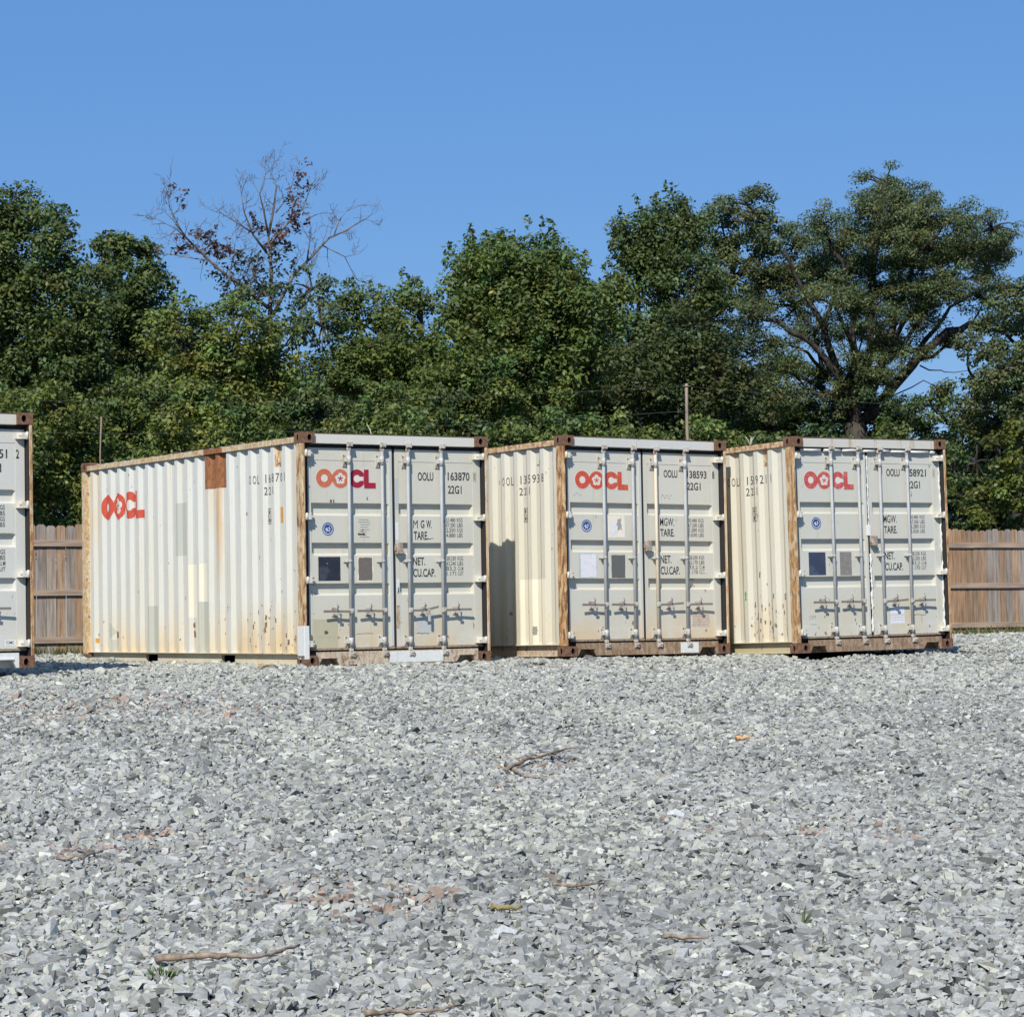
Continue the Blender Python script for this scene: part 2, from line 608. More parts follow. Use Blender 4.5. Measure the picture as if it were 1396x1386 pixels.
def logo(dc, a0, zc, h, mats, flip=False):
    """the four joined letters; a0 is the left edge; flip mirrors along the axis (side wall, d runs leftwards)"""
    k = h / 0.21
    sg = -1 if flip else 1
    def P(pts): return [(a0 + sg * p[0] * k, zc + p[1] * k) for p in pts]
    o1, o2, c3 = 0.1016, 0.3040, 0.519
    m1, m2, mh = mats
    e = 0.009
    if mh is not None:
        for cx in (o1, o2, c3): dc.poly([P(circ(cx, 0, 0.105 + e))], mh)
        dc.rect(*sorted((a0 + sg * (0.60 - 0) * k, a0 + sg * (0.666 + e) * k)), zc - (0.105 + e) * k, zc + (0.105 + e) * k, mh)
        dc.rect(*sorted((a0 + sg * 0.666 * k, a0 + sg * (0.759 + e) * k)), zc - (0.105 + e) * k, zc + (-0.044 + e) * k, mh)
    dc.poly([P(circ(o1, 0, 0.105)), P(circ(o1, 0, 0.043, 28))], m1, 1)
    dc.poly([P(circ(o2, 0, 0.105)), P(flower(o2, 0, 0.066))], m1, 2)
    # C: ring opened to the right
    a_in = math.asin(0.024 / 0.043)
    pts = []
    n = 44
    xr = 0.606
    tr = math.acos((xr - c3) / 0.105)
    for i in range(n + 1):
        th = tr + (2 * math.pi - 2 * tr) * i / n
        pts.append((c3 + 0.105 * math.cos(th), 0.105 * math.sin(th)))
    pts.append((xr, -0.024))
    for i in range(21):
        th = 2 * math.pi - a_in - (2 * math.pi - 2 * a_in) * i / 20
        pts.append((c3 + 0.043 * math.cos(th), 0.043 * math.sin(th)))
    pts.append((xr, 0.024))
    dc.poly([P(pts)], m2, 1)
    dc.poly([P([(0.608, -0.105), (0.759, -0.105), (0.759, -0.044), (0.668, -0.044), (0.668, 0.105), (0.608, 0.105)])], m2, 3)
    # blossom centre and stamens
    dc.poly([P(circ(o2, 0, 0.011, 10))], m2, 3)
    for i in range(5):
        th = math.pi / 2 + 2 * math.pi * i / 5
        dx, dy = math.cos(th), math.sin(th)
        q = 0.003
        dc.poly([P([(o2 + dx * 0.008 - dy * q, dy * 0.008 + dx * q), (o2 + dx * 0.034 - dy * q * 1.6, dy * 0.034 + dx * q * 1.6), (o2 + dx * 0.034 + dy * q * 1.6, dy * 0.034 - dx * q * 1.6), (o2 + dx * 0.008 + dy * q, dy * 0.008 - dx * q)])], m2, 3)


DOORY = 0.098


def quad_tube_hole(mb, ax, pos, c0, c1, r0, r1, a0, a1, b0, b1, depth, sgn, mf, mh):
    """a plate with an oval hole: ax 'y' (front, in x/z) or 'x' (side, in y/z); c0,c1 hole centre; r0,r1 radii"""
    n = 20
    inner, outer = [], []
    for k in range(n):
        th = 2 * math.pi * (k + 0.5) / n
        ct, st = math.cos(th), math.sin(th)
        inner.append((c0 + r0 * ct, c1 + r1 * st))
        m = max(abs(ct), abs(st))
        ex, ey = ct / m, st / m
        ca, cb = (a0 + a1) / 2, (b0 + b1) / 2
        outer.append((ca + ex * (a1 - a0) / 2, cb + ey * (b1 - b0) / 2))
    def P(q, dd): return (q[0], pos + sgn * dd, q[1]) if ax == 'y' else (pos + sgn * dd, q[0], q[1])
    # snap four corner directions
    for k in range(n):
        k2 = (k + 1) % n
        o1_, o2_ = outer[k], outer[k2]
        pts = [P(inner[k], 0), P(o1_, 0)]
        if abs(o1_[0] - o2_[0]) > 1e-9 and abs(o1_[1] - o2_[1]) > 1e-9:
            cx = a1 if (o1_[0] + o2_[0]) / 2 > (a0 + a1) / 2 else a0
            cz = b1 if (o1_[1] + o2_[1]) / 2 > (b0 + b1) / 2 else b0
            pts.append(P((cx, cz), 0))
        pts += [P(o2_, 0), P(inner[k2], 0)]
        mb.face(pts, mf)
        mb.face([P(inner[k], 0), P(inner[k2], 0), P(inner[k2], depth), P(inner[k], depth)], mh)
    mb.face([P(q, depth) for q in inner], mh)


def casting(parent, ux, dy, zz, mat, cz=0.0):
    """corner casting; ux,dy,zz in {0,1}"""
    mb = MB()
    x0, x1 = (0, 0.162) if ux == 0 else (W_ - 0.162, W_)
    y0, y1 = (0, 0.178) if dy == 0 else (L_ - 0.178, L_)
    z0, z1 = (0, 0.118) if zz == 0 else (H_ - 0.118, H_)
    cu = x0 + (0.098 if ux == 0 else 0.064)
    hz = (z0 + z1) / 2
    yf, sg = (y0, 1) if dy == 0 else (y1, -1)
    quad_tube_hole(mb, 'y', yf, cu, hz, 0.026, 0.036, x0, x1, z0, z1, 0.05, sg, 0, 1)
    mb.face([(x0, y1 if dy == 0 else y0, z0), (x1, y1 if dy == 0 else y0, z0), (x1, y1 if dy == 0 else y0, z1), (x0, y1 if dy == 0 else y0, z1)])
    xo, sx = (x0, 1) if ux == 0 else (x1, -1)
    cd = y0 + (0.098 if dy == 0 else 0.08)
    quad_tube_hole(mb, 'x', xo, cd, hz, 0.020, 0.036, y0, y1, z0, z1, 0.05, sx, 0, 1)
    xi = x1 if ux == 0 else x0
    mb.face([(xi, y0, z0), (xi, y1, z0), (xi, y1, z1), (xi, y0, z1)])
    mb.face([(x0, y0, z0), (x1, y0, z0), (x1, y1, z0), (x0, y1, z0)])
    mb.face([(x0, y0, z1), (x1, y0, z1), (x1, y1, z1), (x0, y1, z1)])
    return mb.build('corner_casting', [mat, HOLE], parent, normals=False)


def make_container(P):
    root = empty('shipping_container', P['loc'], P['label'], 'shipping container', 'weathered steel shipping containers standing in a row on the gravel')
    root.rotation_euler = P['rot']
    front, side, postm, railm = P['front'], P['side'], P['post'], P['rail']
    for a in (0, 1):
        for b in (0, 1):
            for c in (0, 1): casting(root, a, b, c, P.get('casting', CASTING))
    # corner posts
    for sx in (0, 1):
        mb = MB()
        X = (lambda u: u) if sx == 0 else (lambda u: W_ - u)
        def bx(u0, u1, y0, y1, z0, z1, m=0, bev=0.0):
            a, b = sorted((X(u0), X(u1)))
            mb.box(a, b, y0, y1, z0, z1, m, bev)
        bx(0.003, 0.040, 0.004, 0.150, 0.118, H_ - 0.118, 0, 0.006)
        bx(0.0402, 0.050, 0.012, 0.150, 0.118, H_ - 0.118, 1)  # door-side channel of the post, coloured near black
        bx(0.050, 0.128, 0.112, 0.150, 0.118, H_ - 0.118, 1)
        if P.get('seal_strip') and sx == 1:
            pts = [(W_ - 0.058 + rnd.uniform(-.005, .005), 0.085 + rnd.uniform(-.008, .004), 0.25 + k * 0.045) for k in range(48)]
            mb.tube(pts, [rnd.uniform(0.006, 0.016) * (0.4 if 18 < k < 22 else 1) for k in range(48)], 6, 2)
        if sx == 0 and P.get('post_patch'):
            mb.box(0.0, 0.064, -0.003, 0.165, 0.075, 0.445, 3, 0.004)
        mb.build('corner_post', [postm if sx == 0 else P['post_r'], DARK, P['whitem'], P['patchm']], root)
    for sx in (0, 1):
        mb = MB()
        a, b = (0.004, 0.15) if sx == 0 else (W_ - 0.15, W_ - 0.004)
        mb.box(a, b, L_ - 0.12, L_ - 0.004, 0.118, H_ - 0.118)
        mb.build('corner_post', railm, root)
    # header
    mb = MB()
    mb.box(0.162, W_ - 0.162, 0.035, 0.16, H_ - 0.122, H_ - 0.012, 0, 0.004)
    mb.box(0.15, W_ - 0.15, 0.030, 0.17, H_ - 0.010, H_ - 0.004, 1)
    hd = mb.build('door_header', [P['header'], P['roofedge']], root)
    # door gutter / gap strip above the doors
    if P.get('white_gap'):
        mb = MB()
        x = 0.17
        while x < W_ - 0.18:
            ww = rnd.uniform(0.12, 0.32)
            mb.tube([(x, 0.062, 2.437), (x + ww * .5, 0.056, 2.437 + rnd.uniform(-.006, .006)), (min(x + ww, W_ - .17), 0.062, 2.437)], 0.017, 6, 0)
            x += ww + rnd.uniform(0.02, 0.06)
        mb.build('foam_seal', P['whitem'], hd)
    # sill with two fork notches
    mb = MB()
    zt = 0.152
    prof = [(0.162, 0.0), (0.19, 0.0), (0.235, 0.082), (0.405, 0.082), (0.455, 0.006), (W_ - 0.455, 0.006), (W_ - 0.405, 0.082), (W_ - 0.235, 0.082), (W_ - 0.19, 0.0), (W_ - 0.162, 0.0)]
    for (p, q) in zip(prof, prof[1:]):
        mb.face([(p[0], 0.028, p[1]), (q[0], 0.028, q[1]), (q[0], 0.028, zt), (p[0], 0.028, zt)])
        mb.face([(p[0], 0.028, p[1]), (q[0], 0.028, q[1]), (q[0], 0.16, q[1]), (p[0], 0.16, p[1])])
        if p[1] == 0.082 and q[1] == 0.082:     # raised lip round the notch
            mb.box(p[0] - .012, q[0] + .012, 0.012, 0.028, 0.082, 0.094)
    mb.face([(0.162, 0.028, zt), (W_ - 0.162, 0.028, zt), (W_ - 0.162, 0.16, zt), (0.162, 0.16, zt)])
    mb.face([(0.162, 0.16, 0), (W_ - 0.162, 0.16, 0), (W_ - 0.162, 0.16, zt), (0.162, 0.16, zt)])
    mb.box(0.19, 0.455, 0.30, 0.31, 0.0, 0.09, 1)
    mb.box(W_ - 0.455, W_ - 0.19, 0.30, 0.31, 0.0, 0.09, 1)
    if P.get('sill_patch'):
        for (a, b) in P['sill_patch']:
            mb.box(a, b, 0.023, 0.030, 0.018, 0.142, 2)
    mb.build('door_sill', [P['sill'], HOLE, P['patchm']], root)
    # doors
    BANDS = [(1.812, 1.668), (1.368, 1.222), (0.915, 0.778)]
    doors = []
    for sd in (0, 1):
        mb = MB()
        a, b = (0.118, 1.202) if sd == 0 else (1.238, W_ - 0.058)
        pa, pb = (0.157, 1.155) if sd == 0 else (1.283, 2.281)
        z0, z1 = 0.175, 2.425
        pz0, pz1 = 0.316, 2.288
        dep = 0.088
        prof = [(pz1, 0.0)]
        for (t, bt) in BANDS: prof += [(t, 0.0), (t - 0.014, dep), (bt + 0.044, dep), (bt, 0.0)]
        prof.append((pz0, 0.0))
        fy = DOORY
        cols = [(pa, 0), (pa + 0.035, 1), (pb - 0.035, 1), (pb, 0)]
        for (c, d) in zip(cols, cols[1:]):
            for (p, q) in zip(prof, prof[1:]):
                mb.face([(c[0], fy + p[1] * c[1], p[0]), (d[0], fy + p[1] * d[1], p[0]), (d[0], fy + q[1] * d[1], q[0]), (c[0], fy + q[1] * c[1], q[0])])
        # frame, 4 mm proud
        for (x0, x1, zz0, zz1) in ((a, pa, z0, z1), (pb, b, z0, z1), (pa, pb, pz1, z1), (pa, pb, z0, pz0)):
            mb.box(x0, x1, fy - 0.004, fy + 0.03, zz0, zz1)
        mb.face([(a, fy + 0.05, z0), (b, fy + 0.05, z0), (b, fy + 0.05, z1), (a, fy + 0.05, z1)])
        door = mb.build('door', front, root)
        doors.append(door)
        # gasket round the door
        mb = MB()
        mb.box(a - 0.003, b + 0.003, fy + 0.006, fy + 0.028, 0.152, 0.1745)
        mb.build('gasket', DARK, door); mb = MB()
        mb.box(a - 0.003, b + 0.003, fy + 0.006, fy + 0.028, 2.4255, 2.47)
        if sd == 0:
            mb.build('gasket', DARK, door); mb = MB()
            mb.box(b + 0.0002, b + 0.0355, fy + 0.004, fy + 0.028, 0.18, 2.425)
        mb.build('gasket', DARK, door)
        mb = MB()                                             # worn lip at the foot
        mb.box(a, b, fy - 0.020, fy - 0.0045, 0.172, 0.196)
        mb.build('door_lip', P['lip'], door)
        if sd == 0 and True:
            mb = MB()                                         # overlapping cover strip beside the seam
            mb.box(1.157, 1.198, fy - 0.014, fy - 0.0045, 0.2, 2.40, 0, 0.003)
            mb.build('cover_strip', P['strip'], door)
        for hz_ in (2.36, 1.655, 0.950, 0.247):
            mb = MB()
            X = (lambda u: u) if sd == 0 else (lambda u: W_ - u)
            pr = [(0.030, 0.010), (0.118, 0.010), (0.160, 0.050), (0.160, DOORY - 0.006), (0.030, DOORY + 0.010)]
            zz0, zz1 = hz_ - 0.033, hz_ + 0.033
            pr = [(X(p[0]), p[1]) for p in pr]
            for z in (zz0, zz1): mb.face([(p[0], p[1], z) for p in pr])
            for i in range(5):
                p, q = pr[i], pr[(i + 1) % 5]
                mb.face([(p[0], p[1], zz0), (q[0], q[1], zz0), (q[0], q[1], zz1), (p[0], p[1], zz1)])
            mb.tube([(X(0.060), 0.010, hz_ - 0.040), (X(0.060), 0.010, hz_ + 0.040)], 0.013, 8)
            mb.tube([(X(0.132), 0.030, hz_), (X(0.132), 0.010, hz_)], 0.010, 8)
            mb.build('hinge', P['hinge'], door)
    # locking rods
    for i, ru in enumerate((0.618, 1.047, 1.386, 1.829)):
        ry = 0.046
        mb = MB()
        mb.tube([(ru, ry, 0.105), (ru, ry, H_ - 0.1)], 0.019, 10)
        rod = mb.build('locking_rod', P['rods'][i], root)
        for (zc, s) in ((2.468, 1), (0.118, -1)):             # cams and keepers, top and bottom
            mb = MB()
            mb.box(ru - 0.034, ru - 0.016, 0.005, 0.034, zc - 0.030, zc + 0.030, 0, 0.004)
            mb.box(ru + 0.016, ru + 0.034, 0.005, 0.034, zc - 0.030, zc + 0.030, 0, 0.004)
            mb.tube([(ru, 0.030, zc), (ru, 0.002, zc)], 0.022, 8)
            mb.box(ru - 0.010, ru + 0.030, -0.006, 0.010, zc - 0.012 * s - 0.012, zc - 0.012 * s + 0.012, 0, 0.003)
            mb.box(ru - 0.024, ru + 0.024, 0.026, 0.062, zc - s * 0.052 - 0.018, zc - s * 0.052 + 0.018, 0, 0.006)
            mb.build('cam_keeper', P['hard'], rod)
        for (zb, hh, ww) in ((2.290, 0.080, 0.034), (1.160, 0.016, 0.026), (0.262, 0.072, 0.034)):
            mb = MB()
            sg = -1
            mb.box(ru + sg * 0.062, ru + 0.018, DOORY - 0.014, DOORY - 0.0045, zb - hh * 0.9, zb + hh * 0.9, 0, 0.003)
            mb.tube([(ru, ry, zb - hh * 0.6), (ru, ry, zb + hh * 0.6)], 0.025, 10)
            mb.box(ru - 0.055, ru - 0.010, 0.028, 0.071, zb - min(hh, .022), zb + min(hh, .022), 0, 0.004)
            if hh > 0.05:
                mb.tube([(ru - 0.045, DOORY - 0.02, zb + hh * 0.65), (ru - 0.045, DOORY - 0.005, zb + hh * 0.65)], 0.010, 6, 1)
                mb.tube([(ru - 0.045, DOORY - 0.02, zb - hh * 0.65), (ru - 0.045, DOORY - 0.005, zb - hh * 0.65)], 0.010, 6, 1)
            mb.build('rod_bracket', [P['hard2'], HANDLEM], rod)
        # handle lever and its catch
        sg = -1 if i < 2 else 1
        hz_ = 0.600
        tilt = P['tilt'][i]
        mb = MB()
        mb.box(ru - 0.030, ru + 0.030, 0.016, 0.030, hz_ - 0.030, hz_ + 0.030, 1, 0.005)
        mb.tube([(ru, 0.030, hz_), (ru, 0.008, hz_)], 0.016, 8, 1)
        n = 6
        pts = [(ru + sg * 0.02, 0.012, hz_ - 0.004), (ru + sg * 0.14, 0.014, hz_), (ru + sg * 0.20, 0.020, hz_ + 0.002), (ru + sg * 0.36, 0.010, hz_ + 0.002 + tilt)]
        for (p, q) in zip(pts, pts[1:]):
            hw = 0.013
            mb.face([(p[0], p[1], p[2] - hw), (q[0], q[1], q[2] - hw), (q[0], q[1], q[2] + hw), (p[0], p[1], p[2] + hw)])
            mb.face([(p[0], p[1] + .010, p[2] - hw), (q[0], q[1] + .010, q[2] - hw), (q[0], q[1] + .010, q[2] + hw), (p[0], p[1] + .010, p[2] + hw)])
            mb.face([(p[0], p[1], p[2] + hw), (q[0], q[1], q[2] + hw), (q[0], q[1] + .010, q[2] + hw), (p[0], p[1] + .010, p[2] + hw)])
            mb.face([(p[0], p[1], p[2] - hw), (q[0], q[1], q[2] - hw), (q[0], q[1] + .010, q[2] - hw), (p[0], p[1] + .010, p[2] - hw)])
        mb.build('rod_handle', [HANDLEM, P['hard']], rod)
        mb = MB()
        cx = ru + sg * 0.185
        mb.box(cx - 0.034, cx + 0.034, DOORY - 0.012, DOORY - 0.0015, hz_ - 0.055, hz_ + 0.045, 0, 0.003)
        mb.box(cx - 0.024, cx + 0.024, 0.026, DOORY - 0.012, hz_ - 0.042, hz_ - 0.026, 0, 0.002)
        mb.box(cx - 0.022, cx + 0.022, 0.000, 0.008, hz_ - 0.045, hz_ - 0.012, 0, 0.002)
        mb.tube([(cx + 0.004, 0.010, hz_ + 0.005), (cx - 0.012, 0.004, hz_ + 0.05), (cx + 0.0, 0.012, hz_ + 0.078), (cx + 0.02, 0.03, hz_ + 0.05), (cx + 0.02, 0.06, hz_ + 0.03)], 0.008, 6, 0)
        if P.get('drop_catch') == i:
            mb.box(cx + 0.03, cx + 0.062, 0.0, 0.012, hz_ - 0.13, hz_ + 0.01, 0, 0.003)
        mb.build('handle_catch', P['hard'], rod)
    # lock box at the seam
    mb = MB()
    lz = P.get('lockz', 1.30)
    mb.box(1.214, 1.300, 0.020, 0.080, lz - 0.065, lz + 0.06, 0, 0.008)
    mb.box(1.206, 1.222, 0.030, 0.072, lz - 0.03, lz + 0.035, 0, 0.004)
    mb.build('lock_box', P['lock'], root)
    # side walls
    w0, w1, zb, ztp = 0.150, L_ - 0.12, 0.140, 2.478
    ds = [w0] + corr_breaks(w0, w1) + [w1]
    walls = []
    for sx in (0, 1):
        mb = MB()
        X = (lambda u: u) if sx == 0 else (lambda u: W_ - u)
        for (p, q) in zip(ds, ds[1:]):
            mb.face([(X(corr_u(p)), p, zb), (X(corr_u(q)), q, zb), (X(corr_u(q)), q, ztp), (X(corr_u(p)), p, ztp)])
        a, b = sorted((X(0.018), X(0.062)))
        mb.box(a, b, w0, w1, zb - 0.006, zb + 0.004)
        wl = mb.build('side_wall', side, root)
        walls.append(wl)
        mb = MB()
        a, b = sorted((X(0.004), X(0.064)))
        segs = P.get('railseg') if sx == 0 else None
        cuts = [0.178] + (list(segs) if segs else []) + [L_ - 0.178]
        for k in range(len(cuts) - 1):
            mb.box(a, b, cuts[k], cuts[k + 1], 2.480, 2.545, 1 if k == 1 and segs else 0, 0.003)
        mb.build('top_side_rail', [railm, P['brown']], root)
        mb = MB()
        a, b = sorted((X(0.070), X(0.110)))
        c2, d2 = sorted((X(0.045), X(0.070)))
        for (y0, y1) in ((0.178, 1.83), (2.18, 3.93), (4.28, L_ - 0.178)):
            mb.box(a, b, y0, y1, 0.0, 0.136)
            mb.box(c2, d2, y0, y1, 0.0, 0.012)
        for (y0, y1) in ((1.83, 2.18), (3.93, 4.28)):
            mb.box(a, b, y0, y1, 0.115, 0.136)
            e0, e1 = sorted((X(0.40), X(0.41)))
            mb.box(e0, e1, y0, y1, 0.0, 0.12, 1)
        mb.build('bottom_side_rail', [P['brail'], HOLE], root)
    # rear wall, roof, floor
    mb = MB()
    mb.box(0.15, W_ - 0.15, L_ - 0.07, L_ - 0.03, 0.118, H_ - 0.118)
    mb.box(0.162, W_ - 0.162, L_ - 0.10, L_ - 0.004, H_ - 0.118, H_ - 0.01)
    mb.box(0.162, W_ - 0.162, L_ - 0.10, L_ - 0.004, 0.01, 0.118)
    mb.build('rear_wall', side, root)
    mb = MB()
    n = 42
    yy = [0.16 + (L_ - 0.3) * k / n for k in range(n + 1)]
    for k in range(n):
        za, zc = 2.552 + (0.014 if k % 2 else 0), 2.552 + (0.014 if (k + 1) % 2 else 0)
        mb.face([(0.066, yy[k], za), (W_ - 0.066, yy[k], za), (W_ - 0.066, yy[k + 1], zc), (0.066, yy[k + 1], zc)])
    mb.build('roof', side, root)
    mb = MB()
    mb.box(0.112, W_ - 0.112, 0.165, L_ - 0.11, 0.125, 0.15)
    mb.build('floor', DARK, root)
    return root, doors, walls, hd


def numbers(dc, u0, u1, z1, lines, mat, dz=0.0585, h=0.046):
    for k, t in enumerate(lines):
        if not t: continue
        a, b = t.split(' ')
        z = z1 - k * dz
        dc.hold = False
        dc.text(a, u0, u0 + (u1 - u0) * 0.56, z - h, z, mat, 0.012)
        dc.hold = True
        dc.text(b, u0 + (u1 - u0) * 0.66, u1, z - h, z, mat, 0.012)
        dc.hold = False


def seal(dc, cu, cz, mb_, mw):
    dc.poly([circ(cu, cz, 0.074)], mw)
    dc.poly([circ(cu, cz, 0.072), circ(cu, cz, 0.063)], mb_, 1)
    for k in range(26):
        th = 2 * math.pi * k / 26
        if math.sin(th) > -0.3:
            dc.poly([[(cu + 0.060 * math.cos(th), cz + 0.060 * math.sin(th)), (cu + 0.060 * math.cos(th + .11), cz + 0.060 * math.sin(th + .11)), (cu + 0.053 * math.cos(th + .11), cz + 0.053 * math.sin(th + .11)), (cu + 0.053 * math.cos(th), cz + 0.053 * math.sin(th))]], mb_, 1)
    dc.poly([circ(cu, cz, 0.050)], mb_, 1)
    dc.poly([[(cu - 0.038, cz - 0.005), (cu - 0.012, cz + 0.020), (cu - 0.004, cz + 0.004), (cu + 0.030, cz + 0.036), (cu + 0.018, cz + 0.006), (cu + 0.040, cz + 0.004), (cu + 0.016, cz - 0.014), (cu + 0.022, cz - 0.036), (cu - 0.002, cz - 0.022), (cu - 0.024, cz - 0.038), (cu - 0.018, cz - 0.016)]], mw, 2)
    dc.poly([circ(cu + 0.004, cz - 0.002, 0.010, 12)], mb_, 3)


def side_text(dc, txt, z0, h, d0=1.30, mat=0):
    for k, ch in enumerate(txt):
        if ch == ' ': continue
        cw = 0.011 if ch == '1' else 0.044
        d = d0 - 0.07 * k
        bm = shape_bm(text=ch, offset=0.004)
        xs_ = [v.co.x for v in bm.verts]; ys_ = [v.co.y for v in bm.verts]
        x0, x1, y0, y1 = min(xs_), max(xs_), min(ys_), max(ys_)
        for v in bm.verts:
            v.co.x = d + cw / 2 - (v.co.x - x0) / (x1 - x0) * cw
            v.co.y = z0 + (v.co.y - y0) / (y1 - y0) * h
        dc.add(bm, mat)
        dc.hold = True
    dc.hold = False


def side_box(dc, d1, z0, z1, mat, filled=None, w=0.13):
    d0 = d1 - w
    t = 0.006
    nl = len(dc.lines)
    for (a, b, c, d) in ((d0, d1, z0, z0 + t), (d0, d1, z1 - t, z1), (d0, d0 + t, z0, z1), (d1 - t, d1, z0, z1), (d0, d1, (z0 + z1) / 2 - t / 2, (z0 + z1) / 2 + t / 2)):
        dc.rect(a, b, c, d, mat, 1)
        dc.hold = True
    for k in range(3):
        for (zc, ch) in (((z0 + z1) / 2 + 0.022, 'ICS'), (z0 + 0.02, '117')):
            bm = shape_bm(text=ch[k], offset=0.01)
            xs_ = [v.co.x for v in bm.verts]; ys_ = [v.co.y for v in bm.verts]
            x0, x1, y0, y1 = min(xs_), max(xs_), min(ys_), max(ys_)
            for v in bm.verts:
                v.co.x = d1 - 0.018 - k * 0.034 - (v.co.x - x0) / max(x1 - x0, 1e-6) * 0.022
                v.co.y = zc + (v.co.y - y0) / (y1 - y0) * 0.045
            dc.add(bm, mat, 1)


def scrawl(dc, u0, u1, z0, z1, mat, n=4, th=0.0035):
    """a loose handwritten line"""
    pts = []
    m = 14
    ph = rnd.uniform(0, 6)
    for k in range(m + 1):
        t = k / m
        pts.append((u0 + (u1 - u0) * t, (z0 + z1) / 2 + (z1 - z0) / 2 * math.sin(t * n * 6.28 + ph) * rnd.uniform(.5, 1)))
    for p, q in zip(pts, pts[1:]):
        dc.poly([[(p[0], p[1] - th), (q[0], q[1] - th), (q[0], q[1] + th), (p[0], p[1] + th)]], mat)


def cdat(i):
    D = {0: (-6.92141923, 24.79519319, -0.24748226, 32.96406549, 0.04008413, 0.09729065),
         1: (-2.31831227, 28.31795768, -0.32362868, 32.96406549, 0.46805901, -0.06148533),
         2: (0.59740023, 29.97136013, -0.28845874, 33.66549025, -0.08737092, 0.31079796),
         3: (3.38699123, 30.58797926, -0.31363113, 32.52375613, -0.41430546, -0.34869715)}[i]
    M = rotm('z', R(D[3])) @ rotm('x', R(D[4])) @ rotm('y', R(D[5]))
    return (D[0], D[1], D[2] + CAMZ), Matrix(M.tolist()).to_euler()


FG = (0.60, 0.585, 0.50)
BROWNP = rusty('brown_primer', (0.30, 0.12, 0.05), (0.36, 0.17, 0.075), (0.20, 0.075, 0.04), 5, 0.5)
PATCHG = paint('patch_sage', (0.50, 0.515, 0.44), 3, bottom=0.2, streak=0.1, chips=0.2)
PATCHW = paint('patch_cream', (0.82, 0.77, 0.62), 4, bottom=0.2, streak=0.15, chips=0.2)
PATCHT = paint('patch_tan', (0.80, 0.58, 0.27), 5, bottom=0.2, streak=0.4, chips=0.2)
PATCHK = paint('patch_khaki', (0.47, 0.445, 0.31), 6, bottom=0.2, streak=0.1, chips=0.2)
PATCHB = paint('patch_bluegrey', (0.46, 0.52, 0.54), 7, bottom=0.3, streak=0.25, chips=0.5)
PLAINW = flat('plain_white_paint', (0.72, 0.73, 0.70), wear=0.1, wearcol=(0.5, 0.45, 0.38))
WHITEF = flat('torn_white_foam', (0.80, 0.79, 0.76), 0.7, wear=0.4, wearcol=(0.42, 0.40, 0.37), sc=14)
STAINO = flat('rust_run', (0.64, 0.40, 0.17), wear=0.5, wearcol=(0.74, 0.6, 0.38), sc=14)
RAIL1 = rusty('rail_cream_rust', (0.70, 0.60, 0.42), (0.58, 0.38, 0.18), (0.34, 0.16, 0.08), 2, 0.6, 0.3)
RAIL2 = rusty('rail_tan_rust', (0.72, 0.58, 0.38), (0.50, 0.27, 0.11), (0.27, 0.12, 0.06), 3, 0.6, 0.6)
POST1 = rusty('post_tan_rust', (0.70, 0.56, 0.35), (0.50, 0.29, 0.13), (0.20, 0.09, 0.045), 2, 0.22, 0.9)
POST2 = rusty('post_orange_rust', (0.70, 0.50, 0.27), (0.44, 0.21, 0.08), (0.17, 0.085, 0.05), 4, 0.26, 1.1)
POST3 = rusty('post_brown_rust', (0.54, 0.33, 0.15), (0.30, 0.16, 0.08), (0.64, 0.50, 0.32), 6, 0.24, 1.0)
POSTR = rusty('post_pale_rust', (0.68, 0.59, 0.43), (0.54, 0.32, 0.15), (0.24, 0.12, 0.06), 7, 0.12, 0.5)
SILLB = rusty('sill_brown', (0.38, 0.28, 0.19), (0.26, 0.165, 0.10), (0.50, 0.41, 0.30), 8, 0.4, 0.4)
SILLT = rusty('sill_tan', (0.62, 0.54, 0.42), (0.50, 0.38, 0.26), (0.26, 0.15, 0.09), 9, 0.4, 0.4)
LIP = rusty('lip_worn', (0.26, 0.21, 0.16), (0.36, 0.30, 0.22), (0.12, 0.08, 0.06), 3, 1.0, 0.5)
LOCKM = rusty('lock_box_rust', (0.46, 0.42, 0.36), (0.30, 0.22, 0.16), (0.22, 0.10, 0.06), 2, 0.8, 0.6)
ROOFE = rusty('roof_edge', (0.13, 0.09, 0.07), (0.20, 0.12, 0.08), (0.10, 0.07, 0.06), 3, 0.8, 0.4)
CREAMS = (0.65, 0.62, 0.515)

common = dict(whitem=WHITEF, patchm=PLAINW, brown=BROWNP, lip=LIP, lock=LOCKM, roofedge=ROOFE, hinge=HINGE, hard=STEELR, hard2=flat('bracket_paint', (0.56, 0.55, 0.50), 0.55, wear=0.45, wearcol=(0.33, 0.22, 0.14), sc=14))

# ---- container at the left edge of the yard
loc, rot = cdat(0)
root0, d0, w0_, h0 = make_container(dict(common, loc=loc, rot=rot, label='pale grey container cut by the left edge of the photo, number ending 51 2',
    front=paint('door_paint_grey', (0.60, 0.60, 0.55), 11, bottom=0.25, streak=0.12, chips=0.35), side=paint('wall_paint_grey', (0.70, 0.70, 0.66), 12),
    post=POST1, post_r=POST3, rail=RAIL1, brail=SILLT, header=paint('header_grey', (0.60, 0.58, 0.50), 13, bottom=0), sill=PLAINW,
    strip=PATCHB, rods=[STEEL] * 4, tilt=(0, 0, 0, 0.0)))
dc = Decals('front')
dc.text('OOLU', 1.54, 1.752, 2.128, 2.222)
dc.text('142851', 1.90, 2.195, 2.128, 2.222)
dc.text('2', 2.288, 2.322, 2.130, 2.222)
dc.text('22G1', 1.90, 2.13, 1.985, 2.075)
dc.text('MGW.', 1.475, 1.70, 1.533, 1.625)
